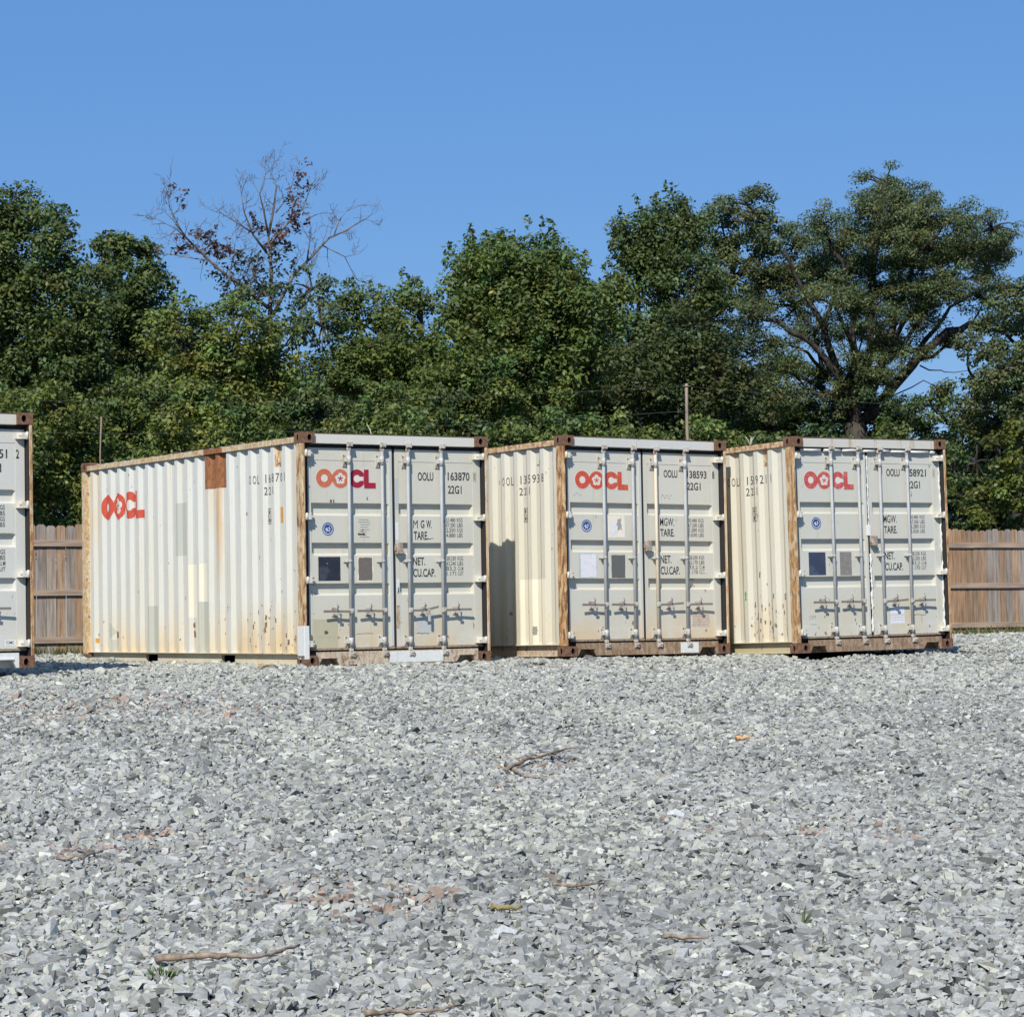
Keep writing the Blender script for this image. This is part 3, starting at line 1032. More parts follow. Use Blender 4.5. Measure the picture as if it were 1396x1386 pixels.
dc.text('TARE', 1.48, 1.66, 1.40, 1.498)
dc.text('NET.', 1.465, 1.62, 1.11, 1.20)
dc.text('CU.CAP.', 1.465, 1.75, 0.975, 1.07)
numbers(dc, 1.914, 2.165, 1.652, ['30.480 KGS', '67.200 LBS', '2.250 KGS', '4.960 LBS'], 0)
numbers(dc, 1.914, 2.165, 1.200, ['28.230 KGS', '62.240 LBS', '33.2 CU.M', '1.171 CU.FT'], 0)
dc.build_lines([BLACK], d0[1])
dc = Decals('front')
dc.rect(2.150, 2.268, 0.226, 0.288, 0)
dc.text('CIMC', 2.165, 2.252, 0.242, 0.272, 1, lay=1)
for v in dc.bm.verts: v.co.y -= 0.004
dc.build('maker_plate', [PLAINW, BLACK], d0[1])
dc = Decals('front')
logo(dc, 0.23, 2.085, 0.21, (0, 0, 1))
dc.build('emblem', [REDLOGO, HALO], d0[0])

# ---- the big one with its long side in view
loc, rot = cdat(1)
side1 = paint('wall_paint_white', (0.66, 0.66, 0.595), 21, folds=True, runs=[(2.06, 2.22, 0.3, 2.074, (0.62, 0.38, 0.15), 0.85, True), (2.22, 2.46, 1.3, 2.074, (0.66, 0.52, 0.32), 0.5, True), (5.52, 6.0, 0.6, 2.48, (0.68, 0.50, 0.25), 0.85, True), (0.1, 1.7, 0.15, 0.85, (0.60, 0.42, 0.20), 0.75, False), (0.1, 0.35, 0.3, 2.4, (0.62, 0.48, 0.28), 0.5, True), (3.3, 4.4, 0.15, 0.6, (0.62, 0.50, 0.32), 0.4, False)], stain=(0.72, 0.55, 0.31), bottom=0.75, streak=0.38, chips=0.8, low=0.45)
STRIPB = paint('strip_bluegrey', (0.52, 0.56, 0.55), 22, bottom=0.3, streak=0.25, chips=0.6)
root1, d1, w1_, h1 = make_container(dict(common, loc=loc, rot=rot, label='white container numbered 163870, its whole long side in view with a brown patch',
    front=paint('door_paint_grey', FG, 23, stain=(0.60, 0.46, 0.27), bottom=0.8, streak=0.30, chips=0.8, low=0.4), side=side1,
    post=POST1, post_r=POSTR, rail=RAIL1, brail=paint('rail_paint_cream', (0.70, 0.64, 0.48), 24, bottom=0.4, chips=0.3), header=paint('header_grey', (0.64, 0.63, 0.56), 25, bottom=0, streak=0.3), sill=SILLT,
    strip=STRIPB, rods=[STEEL] * 4, tilt=(0.0, 0, 0.035, 0.0), post_patch=True, sill_patch=[(1.10, 1.195), (1.20, 1.80)], railseg=(1.98, 2.47), drop_catch=2))
dc = Decals('front')
logo(dc, 0.229, 2.087, 0.21, (0, 1, 2))
dc.build('emblem', [ORANGELOGO, CRIMSON, HALO], d1[0])
dc = Decals('front')
seal(dc, 0.368, 1.520, 0, 1)
dc.build('round_seal', [BLUE, SEALW], d1[0])
dc = Decals('front')
dc.rect(0.166, 0.475, 0.318, 0.515, 0)
dc.merge(d1[0], [PATCHK])
BLK = flat('placard_black', (0.028, 0.032, 0.045), 0.35, wear=0.35, wearcol=(0.12, 0.13, 0.16), sc=6)
BRS = flat('sticker_brown', (0.155, 0.138, 0.12), 0.7, wear=0.3, wearcol=(0.22, 0.19, 0.16), sc=24)
dc = Decals('front')
dc.rect(0.240, 0.519, 0.944, 1.210, 0, 1)
dc.poly([circ(0.352, 1.135, 0.010, 12)], 1, 2)
dc.build('placard', [BLK, flat('glint', (0.16, 0.18, 0.22))], d1[0])['label'] = 'black square placard'
dc = Decals('front')
dc.rect(0.742, 0.94, 0.932, 1.208, 1, 0, 0.006)
dc.rect(0.752, 0.930, 0.944, 1.200, 0, 1, 0.003)
dc.build('sticker', [BRS, PATCHW], d1[0])['label'] = 'brown weathered sticker'
dc = Decals('front')
dc.rect(0.166, 0.475, 0.185, 0.316, 0)
for v in dc.bm.verts: v.co.y -= 0.004
dc.merge(d1[0], [PATCHK])
dc = Decals('front')
for k in range(8):
    scrawl(dc, 0.755 + rnd.uniform(0, .03), 0.90 + rnd.uniform(-.05, .02), 1.425 + k * 0.028, 1.436 + k * 0.028, 0, 3, 0.0022)
dc.rect(0.755, 0.84, 1.452, 1.472, 1, 0, 0.006)
dc.rect(0.40, 0.425, 1.815, 1.845, 0, 1, 0.006); dc.rect(0.44, 0.452, 1.815, 1.85, 0, 1, 0.003); dc.rect(0.87, 0.882, 1.85, 1.88, 0, 1, 0.003)
scrawl(dc, 0.71, 0.93, 0.345, 0.35, 0, 1, 0.0022)
dc.rect(0.31, 0.345, 0.355, 0.385, 0, 2, 0.008)
dc.merge(d1[0], [BLACK_FADED, DARK])
dc = Decals('front')
dc.text('OOLU', 1.544, 1.752, 2.075, 2.172)
dc.text('163870', 1.945, 2.240, 2.082, 2.180)
dc.text('22G1', 1.945, 2.130, 1.930, 2.025)
dc.text('M', 1.475, 1.535, 1.533, 1.625, bold=0.0); dc.text('G', 1.572, 1.622, 1.533, 1.625); dc.text('W.', 1.648, 1.72, 1.533, 1.625)
dc.text('TARE.', 1.48, 1.672, 1.400, 1.496)
dc.text('NET.', 1.465, 1.626, 1.11, 1.200)
dc.text('CU.CAP.', 1.465, 1.760, 0.978, 1.072)
dc.build_lines([BLACK], d1[1])
dc = Decals('front')
numbers(dc, 1.912, 2.136, 1.652, ['31.480 KGS', '67.200 LBS', '2.250 KGS', '4.880 LBS'], 0)
numbers(dc, 1.912, 2.136, 1.212, ['28.230 KGS', '62.240 LBS', '33.2 CU.M', '1.171 CU.FT'], 0)
dc.build_lines([BLACK_FADED], d1[1])
dc = Decals('front')
dc.text('1', 2.300, 2.306, 2.09, 2.172, bold=0.0)
for (a, b, c, d) in ((2.284, 2.287, 2.07, 2.19), (2.319, 2.322, 2.07, 2.19)): dc.rect(a, b, c, d, 0)
dc.rect(1.238, 1.276, 1.75, 2.10, 1); dc.rect(1.236, 1.279, 1.40, 1.60, 2); dc.rect(1.238, 1.279, 0.80, 0.96, 2, 0, 0.004); dc.rect(1.255, 1.272, 0.80, 0.86, 0, 1, 0.004)
dc.rect(1.240, 1.278, 0.40, 0.66, 3, 0, 0.006)
for v in dc.bm.verts: v.co.y -= 0.004
RUSTSPOT = rusty('rust_spots', (0.58, 0.50, 0.38), (0.42, 0.28, 0.16), (0.25, 0.12, 0.06), 3, 0.4, 0.4)
dc.merge(d1[1], [BLACK_FADED, PATCHB, PLAINW, RUSTSPOT])
dc = Decals('front')
dc.rect(1.50, 1.74, 0.335, 0.56, 0, 0, 0.01); scrawl(dc, 1.50, 1.66, 0.26 + .07, 0.275 + .07, 1, 2, 0.004)
scrawl(dc, 1.66, 1.74, 1.41, 1.42, 1, 1, 0.004)
dc.merge(d1[1], [PATCHB, BLACK_FADED])
# side wall marks
dc = Decals('side', 0.0012)
side_text(dc, 'OOLU 163870 1', 2.072, 0.098)
side_text(dc, '22G1', 1.935, 0.090, 0.95)
side_box(dc, 0.925, 1.605, 1.780, 0)
dc.build_lines([BLACK], w1_[0])
dc = Decals('side', 0.0012)
logo(dc, 5.465, 1.985, 0.34, (0, 0, 1), flip=True)
dc.build('emblem', [REDLOGO, HALO], w1_[0])
dc = Decals('side', 0.001)
dc.rect(1.945, 2.50, 2.075, 2.478, 0)                      # brown primer patch
dc.rect(2.98, 3.27, 1.31, 1.945, 1)
dc.rect(3.81, 4.10, 0.142, 0.712, 1)
dc.rect(2.41, 2.69, 0.142, 0.745, 1)
dc.rect(2.72, 2.95, 0.56, 1.195, 2); dc.rect(2.45, 2.66, 0.746, 1.20, 2)
dc.rect(2.71, 2.97, 0.142, 0.558, 1, 0, 0.0) if False else None
dc.rect(5.66, 5.72, 0.26, 0.315, 4, 1)
dc.rect(0.50, 0.625, 1.61, 1.785, 4, 1)
dc.rect(0.60, 0.70, 2.24, 2.478, 6)
for (a, b, c, d) in ((0.62, 0.655, 2.265, 2.29), (5.54, 5.57, 2.16, 2.20), (2.84, 2.88, 0.44, 0.50), (2.83, 2.87, 0.33, 0.40), (5.05, 5.10, 0.32, 0.40)):
    dc.rect(a, b, c, d, 7, 2, 0.008)
dc.poly([[(5.10, 0.40), (5.24, 0.53), (5.36, 0.42), (5.24, 0.30)]], 1)
dc.rect(5.06, 5.20, 0.15, 0.30, 1, 0, 0.012)
for k in range(70):
    d = 0.25 + abs(rnd.gauss(0, 0.8)); z = 0.18 + abs(rnd.gauss(0, 0.34))
    if d > 2.2: continue
    w_ = rnd.uniform(.004, .022)
    dc.rect(d, d + w_, z, z + w_ * rnd.uniform(.7, 3.5), 7, 2, w_ * 0.3)
dc.merge(w1_[0], [BROWNP, PATCHG, PATCHW, PATCHT, ORANGEL, STAINO, RAIL2, flat('scar_brown', (0.22, 0.14, 0.09))])

# ---- middle container
loc, rot = cdat(2)
root2, d2, w2_, h2 = make_container(dict(common, loc=loc, rot=rot, label='cream container in the middle of the visible three, numbered 138593, rust streaked corner post',
    front=paint('door_paint_grey', (0.595, 0.58, 0.505), 31, stain=(0.64, 0.48, 0.28), bottom=0.85, streak=0.30, chips=0.8, low=0.35), side=paint('wall_paint_cream', CREAMS, 32, folds=True, stain=(0.66, 0.5, 0.28), bottom=0.4, streak=0.3, chips=0.7),
    post=POST2, post_r=POSTR, rail=RAIL2, brail=SILLT, header=paint('header_grey', (0.60, 0.60, 0.56), 33, bottom=0, chips=0.9), sill=SILLB,
    strip=paint('strip_grey', (0.55, 0.57, 0.55), 34, chips=0.9, streak=0.3), rods=[STEEL, STEEL, flat('rod_cream', (0.66, 0.56, 0.42), 0.5), STEEL], tilt=(0, 0, 0.012, 0), sill_patch=[(1.70, 1.97)]))
dc = Decals('front')
logo(dc, 0.240, 2.078, 0.212, (0, 0, 1))
dc.build('emblem', [REDLOGO, HALO], d2[0])
dc = Decals('front')
seal(dc, 0.392, 1.534, 0, 1)
dc.build('round_seal', [BLUE, SEALW], d2[0])
dc = Decals('front')
dc.rect(0.272, 0.532, 0.925, 1.208, 0, 0, 0.004)
dc.rect(0.70, 0.95, 1.40, 1.66, 1); dc.rect(0.84, 0.90, 1.50, 1.63, 2, 1, 0.02)
scrawl(dc, 0.20, 0.33, 1.885, 1.925, 2, 1.5, 0.0025)
scrawl(dc, 0.72, 0.92, 1.43, 1.64, 2, 2, 0.002)
dc.merge(d2[0], [PATCHB, PATCHW, flat('faded_scrawl', (0.34, 0.34, 0.33))])
dc = Decals('front'); dc.rect(0.298, 0.522, 0.925, 1.20, 0, 1, 0.005); dc.build('placard', [WHITEP], d2[0])['label'] = 'silvery white sheet'
dc = Decals('front'); dc.rect(0.745, 0.944, 0.922, 1.192, 0, 1, 0.003); dc.build('sticker', [flat('sticker_grey', (0.13, 0.13, 0.125), 0.7)], d2[0])['label'] = 'dark grey sticker'
dc = Decals('front'); dc.rect(0.735, 0.83, 1.43, 1.60, 0, 1, 0.022); dc.build('sticker', [WHITEP], d2[0])['label'] = 'torn white sticker'
dc = Decals('front')
dc.text('OOLU', 1.545, 1.753, 2.130, 2.224)
dc.text('138593', 1.896, 2.200, 2.128, 2.222)
dc.text('8', 2.284, 2.318, 2.130, 2.222)
dc.text('22G1', 1.896, 2.105, 1.985, 2.078)
dc.text('MGW.', 1.475, 1.69, 1.545, 1.643)
dc.text('TARE.', 1.478, 1.69, 1.418, 1.510)
dc.text('NET.', 1.472, 1.64, 1.095, 1.190)
dc.text('CU.CAP.', 1.472, 1.762, 0.960, 1.058)
dc.build_lines([BLACK], d2[1])
dc = Decals('front')
numbers(dc, 1.905, 2.140, 1.640, ['30.480 KGS', '67.200 LBS', '2.280 KGS', '5.030 LBS'], 0)
numbers(dc, 1.905, 2.140, 1.190, ['28.200 KGS', '62.170 LBS', '33.2 CU.M', '1.170 CU.FT'], 0)
dc.build_lines([BLACK_FADED], d2[1])
dc = Decals('front')
scrawl(dc, 1.50, 1.66, 1.87, 1.93, 0, 2.5, 0.0025)
scrawl(dc, 1.68, 1.74, 1.60, 1.63, 0, 1.5, 0.002)
dc.rect(2.10, 2.17, 0.985, 1.00, 1, 2, 0.004)
dc.merge(d2[1], [BLACK_FADED, PLAINW])
dc = Decals('front')
dc.rect(1.94, 2.20, 0.33, 0.50, 1, 0, 0.008)
for k in range(4): scrawl(dc, 1.95, 2.19, 0.35 + k * .035, 0.36 + k * .035, 2, 4, 0.002)
dc.build('sticker', [BLACK_FADED, flat('sticker_stained', (0.56, 0.47, 0.40), wear=0.6, wearcol=(0.42, 0.30, 0.24)), flat('sticker_print', (0.32, 0.20, 0.17)), PLAINW], d2[1])
dc = Decals('side', 0.0012)
side_text(dc, 'OOLU 138593 8', 2.068, 0.102)
side_text(dc, '22G1', 1.935, 0.090, 0.95)
side_box(dc, 0.915, 1.611, 1.779, 0)
dc.build_lines([BLACK], w2_[0])
dc = Decals('side', 0.001)
dc.rect(0.43, 0.98, 0.145, 0.92, 0, 0, 0.003)
dc.rect(0.66, 0.72, 0.26, 0.36, 1, 1, 0.006)
for (a, b, c, d) in ((0.56, 0.62, 2.27, 2.29), (0.80, 0.83, 0.52, 0.55), (1.20, 1.24, 0.5, 0.54), (0.52, 0.55, 2.30, 2.34)): dc.rect(a, b, c, d, 1, 1, 0.006)
dc.merge(w2_[0], [PATCHW, flat('scar_grey', (0.30, 0.28, 0.25))])

# ---- right container
loc, rot = cdat(3)
root3, d3, w3_, h3 = make_container(dict(common, loc=loc, rot=rot, label='cream container numbered 158921, white foam torn along its door seam',
    front=paint('door_paint_grey', (0.585, 0.58, 0.51), 41, stain=(0.60, 0.48, 0.28), bottom=0.65, streak=0.28, chips=0.8), side=paint('wall_paint_cream', CREAMS, 42, folds=True, stain=(0.68, 0.52, 0.30), bottom=0.75, streak=0.45, chips=0.8),
    post=POST3, post_r=POST3, rail=RAIL2, brail=paint('rail_paint_olive', (0.52, 0.47, 0.30), 43), header=paint('header_grey', (0.60, 0.58, 0.52), 44, bottom=0, streak=0.8, stain=(0.42, 0.24, 0.12), chips=1.0), sill=SILLB,
    strip=paint('strip_grey', (0.57, 0.58, 0.54), 45, streak=0.3, chips=0.6), rods=[STEEL] * 4, tilt=(0, 0, 0.01, 0), white_gap=True, seal_strip=True, lockz=1.34))
dc = Decals('front')
logo(dc, 0.238, 2.076, 0.212, (0, 0, 1))
dc.build('emblem', [flat('logo_pinkish_red', (0.52, 0.085, 0.075), wear=0.3, wearcol=(0.62, 0.4, 0.37)), HALO], d3[0])
dc = Decals('front')
seal(dc, 0.402, 1.556, 0, 1)
dc.build('round_seal', [BLUE, SEALW], d3[0])
dc = Decals('front')
NAVY = flat('placard_navy', (0.045, 0.058, 0.10), 0.5, wear=0.5, wearcol=(0.10, 0.12, 0.17), sc=9)
dc.rect(0.267, 0.527, 0.930, 1.205, 0); dc.build('placard', [NAVY], d3[0])['label'] = 'navy placard'
dc = Decals('front')
dc.rect(0.750, 0.932, 0.925, 1.207, 1); dc.build('sticker', [NAVY, flat('sticker_taupe', (0.23, 0.21, 0.19), 0.7, wear=0.3, wearcol=(0.36, 0.34, 0.31))], d3[0])
dc = Decals('front')
dc.text('OM', 0.245, 0.345, 0.40, 0.45, 2, 0.0); scrawl(dc, 0.26, 0.36, 0.335, 0.345, 2, 2, 0.003)
scrawl(dc, 0.80, 0.88, 0.48, 0.53, 2, 1, 0.003)
scrawl(dc, 0.935, 0.99, 1.0, 1.12, 2, 2, 0.003)
dc.merge(d3[0], [NAVY, NAVY, flat('faded_scrawl', (0.34, 0.33, 0.31))])
dc = Decals('front')
dc.text('OOLU', 1.535, 1.750, 2.132, 2.226)
dc.text('158921', 1.870, 2.180, 2.132, 2.226)
dc.text('1', 2.300, 2.306, 2.135, 2.218, bold=0.0)
for (a, b) in ((2.284, 2.287), (2.319, 2.322)): dc.rect(a, b, 2.11, 2.235, 0)
dc.text('22G1', 1.870, 2.075, 1.985, 2.078)
dc.text('MGW.', 1.462, 1.675, 1.560, 1.655)
dc.text('TARE.', 1.468, 1.675, 1.430, 1.522)
dc.text('NET.', 1.462, 1.62, 1.110, 1.203)
dc.text('CU.CAP.', 1.462, 1.75, 0.975, 1.070)
dc.build_lines([BLACK], d3[1])
dc = Decals('front')
numbers(dc, 1.895, 2.130, 1.655, ['30.480 KGS', '67.200 LBS', '2.280 KGS', '5.030 LBS'], 0)
numbers(dc, 1.895, 2.130, 1.203, ['28.200 KGS', '62.200 LBS', '33.2 CU.M', '1.170 CU.FT'], 0)
dc.build_lines([BLACK_FADED], d3[1])
dc = Decals('front')
dc.rect(1.52, 1.745, 0.435, 0.535, 0); dc.rect(1.52, 1.745, 0.325, 0.425, 0)
for k in range(2): scrawl(dc, 1.54, 1.72, 0.365 + k * .03, 0.372 + k * .03, 1, 6, 0.002)
dc.build('sticker', [WHITEP, BLACK_FADED], d3[1])
dc = Decals('front')
dc.rect(1.55, 1.62, 0.545, 0.64, 2, 0, 0.012)
scrawl(dc, 1.84, 2.10, 0.42, 0.43, 3, 1.5, 0.004); dc.rect(2.02, 2.026, 0.317, 0.42, 3)
dc.merge(d3[1], [WHITEP, BLACK_FADED, STAINO, flat('scratch_grey', (0.25, 0.23, 0.19))])
mb = MB()                                                    # torn white foam down the seam
pts = [(1.219 + rnd.uniform(-.004, .004), 0.090 + rnd.uniform(-.005, .003), 1.42 + k * 0.03) for k in range(33)]
mb.tube(pts, [rnd.uniform(.004, .011) for k in range(33)], 6)
pts = [(1.226 + rnd.uniform(-.008, .008), 0.088 + rnd.uniform(-.008, .004), 0.22 + k * 0.03) for k in range(33)]
mb.tube(pts, [rnd.uniform(.006, .018) for k in range(33)], 6)
mb.box(1.17, 1.232, 0.070, 0.081, 1.40, 1.53, 0, 0.004)
mb.build('foam_seal', WHITEF, d3[0])
dc = Decals('side', 0.0012)
side_text(dc, 'OOLU 158921 1', 2.068, 0.104)
side_text(dc, '22G1', 1.935, 0.095, 0.95)
side_box(dc, 0.885, 1.617, 1.789, 0)
dc.build_lines([BLACK], w3_[0])
dc = Decals('side', 0.001)
GREENP = flat('green_spray', (0.05, 0.42, 0.08))
dc.rect(1.02, 1.045, 0.66, 0.77, 0, 1, 0.008)
dc.rect(0.55, 0.63, 2.27, 2.478, 1); dc.rect(0.57, 0.60, 2.29, 2.32, 2, 1, 0.006)
for k in range(60):
    d = rnd.uniform(0.25, 0.95); z = 0.18 + abs(rnd.gauss(0, 0.3)); w_ = rnd.uniform(.004, .02)
    dc.rect(d, d + w_, z, z + w_ * rnd.uniform(.8, 4), 2, 1, w_ * .3)
dc.merge(w3_[0], [GREENP, RAIL2, flat('scar_brown', (0.20, 0.15, 0.10)), PATCHT])


# ------------------------------------------------------------------ fence
def fence():
    # line through two base points, parallel to the rear of the yard
    A, B = np.array([-6.54 - 3 * 0.883, 36.8 - 3 * 0.469]), np.array([8.17 + 6 * 0.883, 44.7 + 6 * 0.469])
    dirv = (B - A); Ln = float(np.linalg.norm(dirv)); dirv = dirv / Ln
    ang = math.atan2(dirv[1], dirv[0])
    zA, zB = -0.155 + CAMZ, -0.235 + CAMZ
    root = empty('board_fence', (A[0], A[1], zA), 'weathered brown vertical board fence with three rails, running behind all the containers', 'fence')
    root.rotation_euler = (0, math.atan2(zA - zB, Ln), ang)
    vs, fs, cs = [], [], []
    x = 0.0
    def addbox(pts8, col):
        b = len(vs)
        vs.extend(pts8); cs.extend([col] * len(pts8))
        return b
    H = 1.845
    while x < Ln:
        wd = rnd.uniform(0.128, 0.144)
        h = H + rnd.uniform(-0.022, 0.016)
        y0 = 0.040 + rnd.uniform(-0.004, 0.004); y1 = y0 + 0.016
        e = 0.032
        tb = rnd.random()
        base = np.array([0.40, 0.275, 0.18]) * rnd.uniform(0.70, 1.15)
        if tb < 0.35: base = np.array([0.47, 0.30, 0.18]) * rnd.uniform(0.75, 1.1)
        elif tb > 0.75: base = np.array([0.38, 0.33, 0.28]) * rnd.uniform(0.75, 1.1)
        out = [(x, -0.05), (x + wd, -0.05), (x + wd, h - e), (x + wd - e, h), (x + e, h), (x, h - e)]
        b = addbox([(p[0], y0, p[1]) for p in out] + [(p[0], y1, p[1]) for p in out], base)
        # front/back as quads
        for o in (0, 6):
            fs.append((b + o, b + o + 1, b + o + 2, b + o + 5)); fs.append((b + o + 5, b + o + 2, b + o + 3, b + o + 4))
        for k in range(6):
            k2 = (k + 1) % 6
            fs.append((b + k, b + k2, b + 6 + k2, b + 6 + k))
        x += wd + rnd.uniform(0.001, 0.014)
    s = NT('fence_wood')
    a = s.n('ShaderNodeAttribute', attribute_name='tint')
    gr = s.ramp(s.noise(26, (1, 1, 0.07), det=6, rough=0.65), 0.35, 0.7)
    c = s.mix(gr, a.outputs['Color'], s.mix(1.0, a.outputs['Color'], (0.50, 0.48, 0.48), 'MULTIPLY'))
    c = s.mix(s.ramp(s.noise(5, (1, 1, 0.3), det=5), 0.5, 0.75, 0.0, 0.5), c, (0.36, 0.20, 0.10))
    s.bump(s.noise(40, (1, 1, 0.1), det=4), 0.5, 0.006)
    WOOD = s.done(c, 0.9, 0.1)
    np_mesh('board_panel', np.array(vs), np.array(fs), np.array(cs), WOOD, root)
    s = NT('rail_wood')
    c = s.mix(s.ramp(s.noise(20, (0.08, 1, 1), det=6), 0.35, 0.7), (0.42, 0.32, 0.235), (0.26, 0.19, 0.145))
    RW = s.done(c, 0.9, 0.1)
    for zc in (0.19, 0.875, 1.575):
        mb = MB()
        x = 0
        while x < Ln:
            x2 = min(x + 2.44, Ln)
            dz = rnd.uniform(-.006, .006)
            mb.box(x + .002, x2 - .002, 0.0, 0.036, zc - 0.045 + dz, zc + 0.045 + dz, 0, 0.003)
            x = x2
        mb.build('rail', RW, root)
    x = 1.1
    while x < Ln:
        mb = MB()
        mb.box(x - 0.045, x + 0.045, 0.058, 0.148, -0.05, 1.70, 0, 0.004)
        mb.build('post', RW, root)
        x += 2.44
    return root


fence()

# ------------------------------------------------------------------ trees
LEAF = tinted('leaf', 0.5, 0.28, spec=0.35)
s = NT('bark')
BARK = s.done(s.mix(s.ramp(s.noise(9, (1, 1, 0.25), det=5), 0.35, 0.65), (0.032, 0.028, 0.024), (0.080, 0.070, 0.060)), 0.95, 0.1)
s = NT('pale_bark')
PBARK = s.done(s.mix(s.ramp(s.noise(9, (1, 1, 0.25), det=5), 0.35, 0.65), (0.10, 0.08, 0.07), (0.21, 0.18, 0.155)), 0.95, 0.1)


class Leaves:
    def __init__(s): s.c, s.n, s.t, s.sz, s.col = [], [], [], [], []

    def clump(s, rng, c, rad, count, ln, base, flat_=0.7, out=None, wr=0.55):
        off = rng.normal(size=(count, 3)); off /= np.linalg.norm(off, axis=1)[:, None]
        off *= (rng.random(count) ** 0.45)[:, None]
        p = c + off * np.array([rad, rad, rad * flat_])
        nrm = off * 0.75 + np.array([0, -0.10, 0.75]) + rng.normal(size=(count, 3)) * 0.55
        nrm /= np.linalg.norm(nrm, axis=1)[:, None]
        tv = rng.normal(size=(count, 3)) + off * 0.7 + np.array([0, 0, -0.15])
        tv -= nrm * (tv * nrm).sum(1)[:, None]
        tv /= np.linalg.norm(tv, axis=1)[:, None] + 1e-9
        k = rng.normal(1, 0.17); hue = rng.normal(0, 0.10)
        col = np.array(base) * k * np.array([1 + hue, 1, 1 - hue * 0.6])
        col = col[None, :] * (1 + rng.normal(size=(count, 1)) * 0.16)
        yl = rng.random(count) < 0.03
        col[yl] = col[yl] * np.array([1.7, 1.25, 0.8])
        s.c.append(p); s.n.append(nrm); s.t.append(tv)
        s.sz.append(np.stack([ln * rng.uniform(0.65, 1.3, count), np.full(count, wr)], 1)); s.col.append(np.clip(col, 0.004, 0.6))

    def build(s, name, parent, origin):
        c = np.concatenate(s.c); n = np.concatenate(s.n); t = np.concatenate(s.t)
        sz = np.concatenate(s.sz); col = np.concatenate(s.col)
        b = np.cross(n, t)
        L = sz[:, :1]; Wd = L * sz[:, 1:] * 0.5
        v = np.stack([c - t * L * 0.5, c + b * Wd - n * Wd * 0.25 - t * L * 0.05, c + t * L * 0.5 - n * L * 0.12, c - b * Wd - n * Wd * 0.25 - t * L * 0.05], 1)
        v = v.reshape(-1, 3) - np.array(origin)
        q = np.arange(len(v)).reshape(-1, 4)
        return np_mesh(name, v, q, np.repeat(col, 4, 0), LEAF, parent)


def curve_pts(a, b, sag, n, rng):
    a, b = np.array(a, float), np.array(b, float)
    pts = []
    wob = rng.normal(size=3) * np.linalg.norm(b - a) * 0.06
    for k in range(n + 1):
        t = k / n
        p = a + (b - a) * t
        p = p + np.array([0, 0, sag]) * math.sin(math.pi * t) + wob * math.sin(math.pi * t)
        pts.append(tuple(p))
    return pts


LEAFCOUNT = [0]


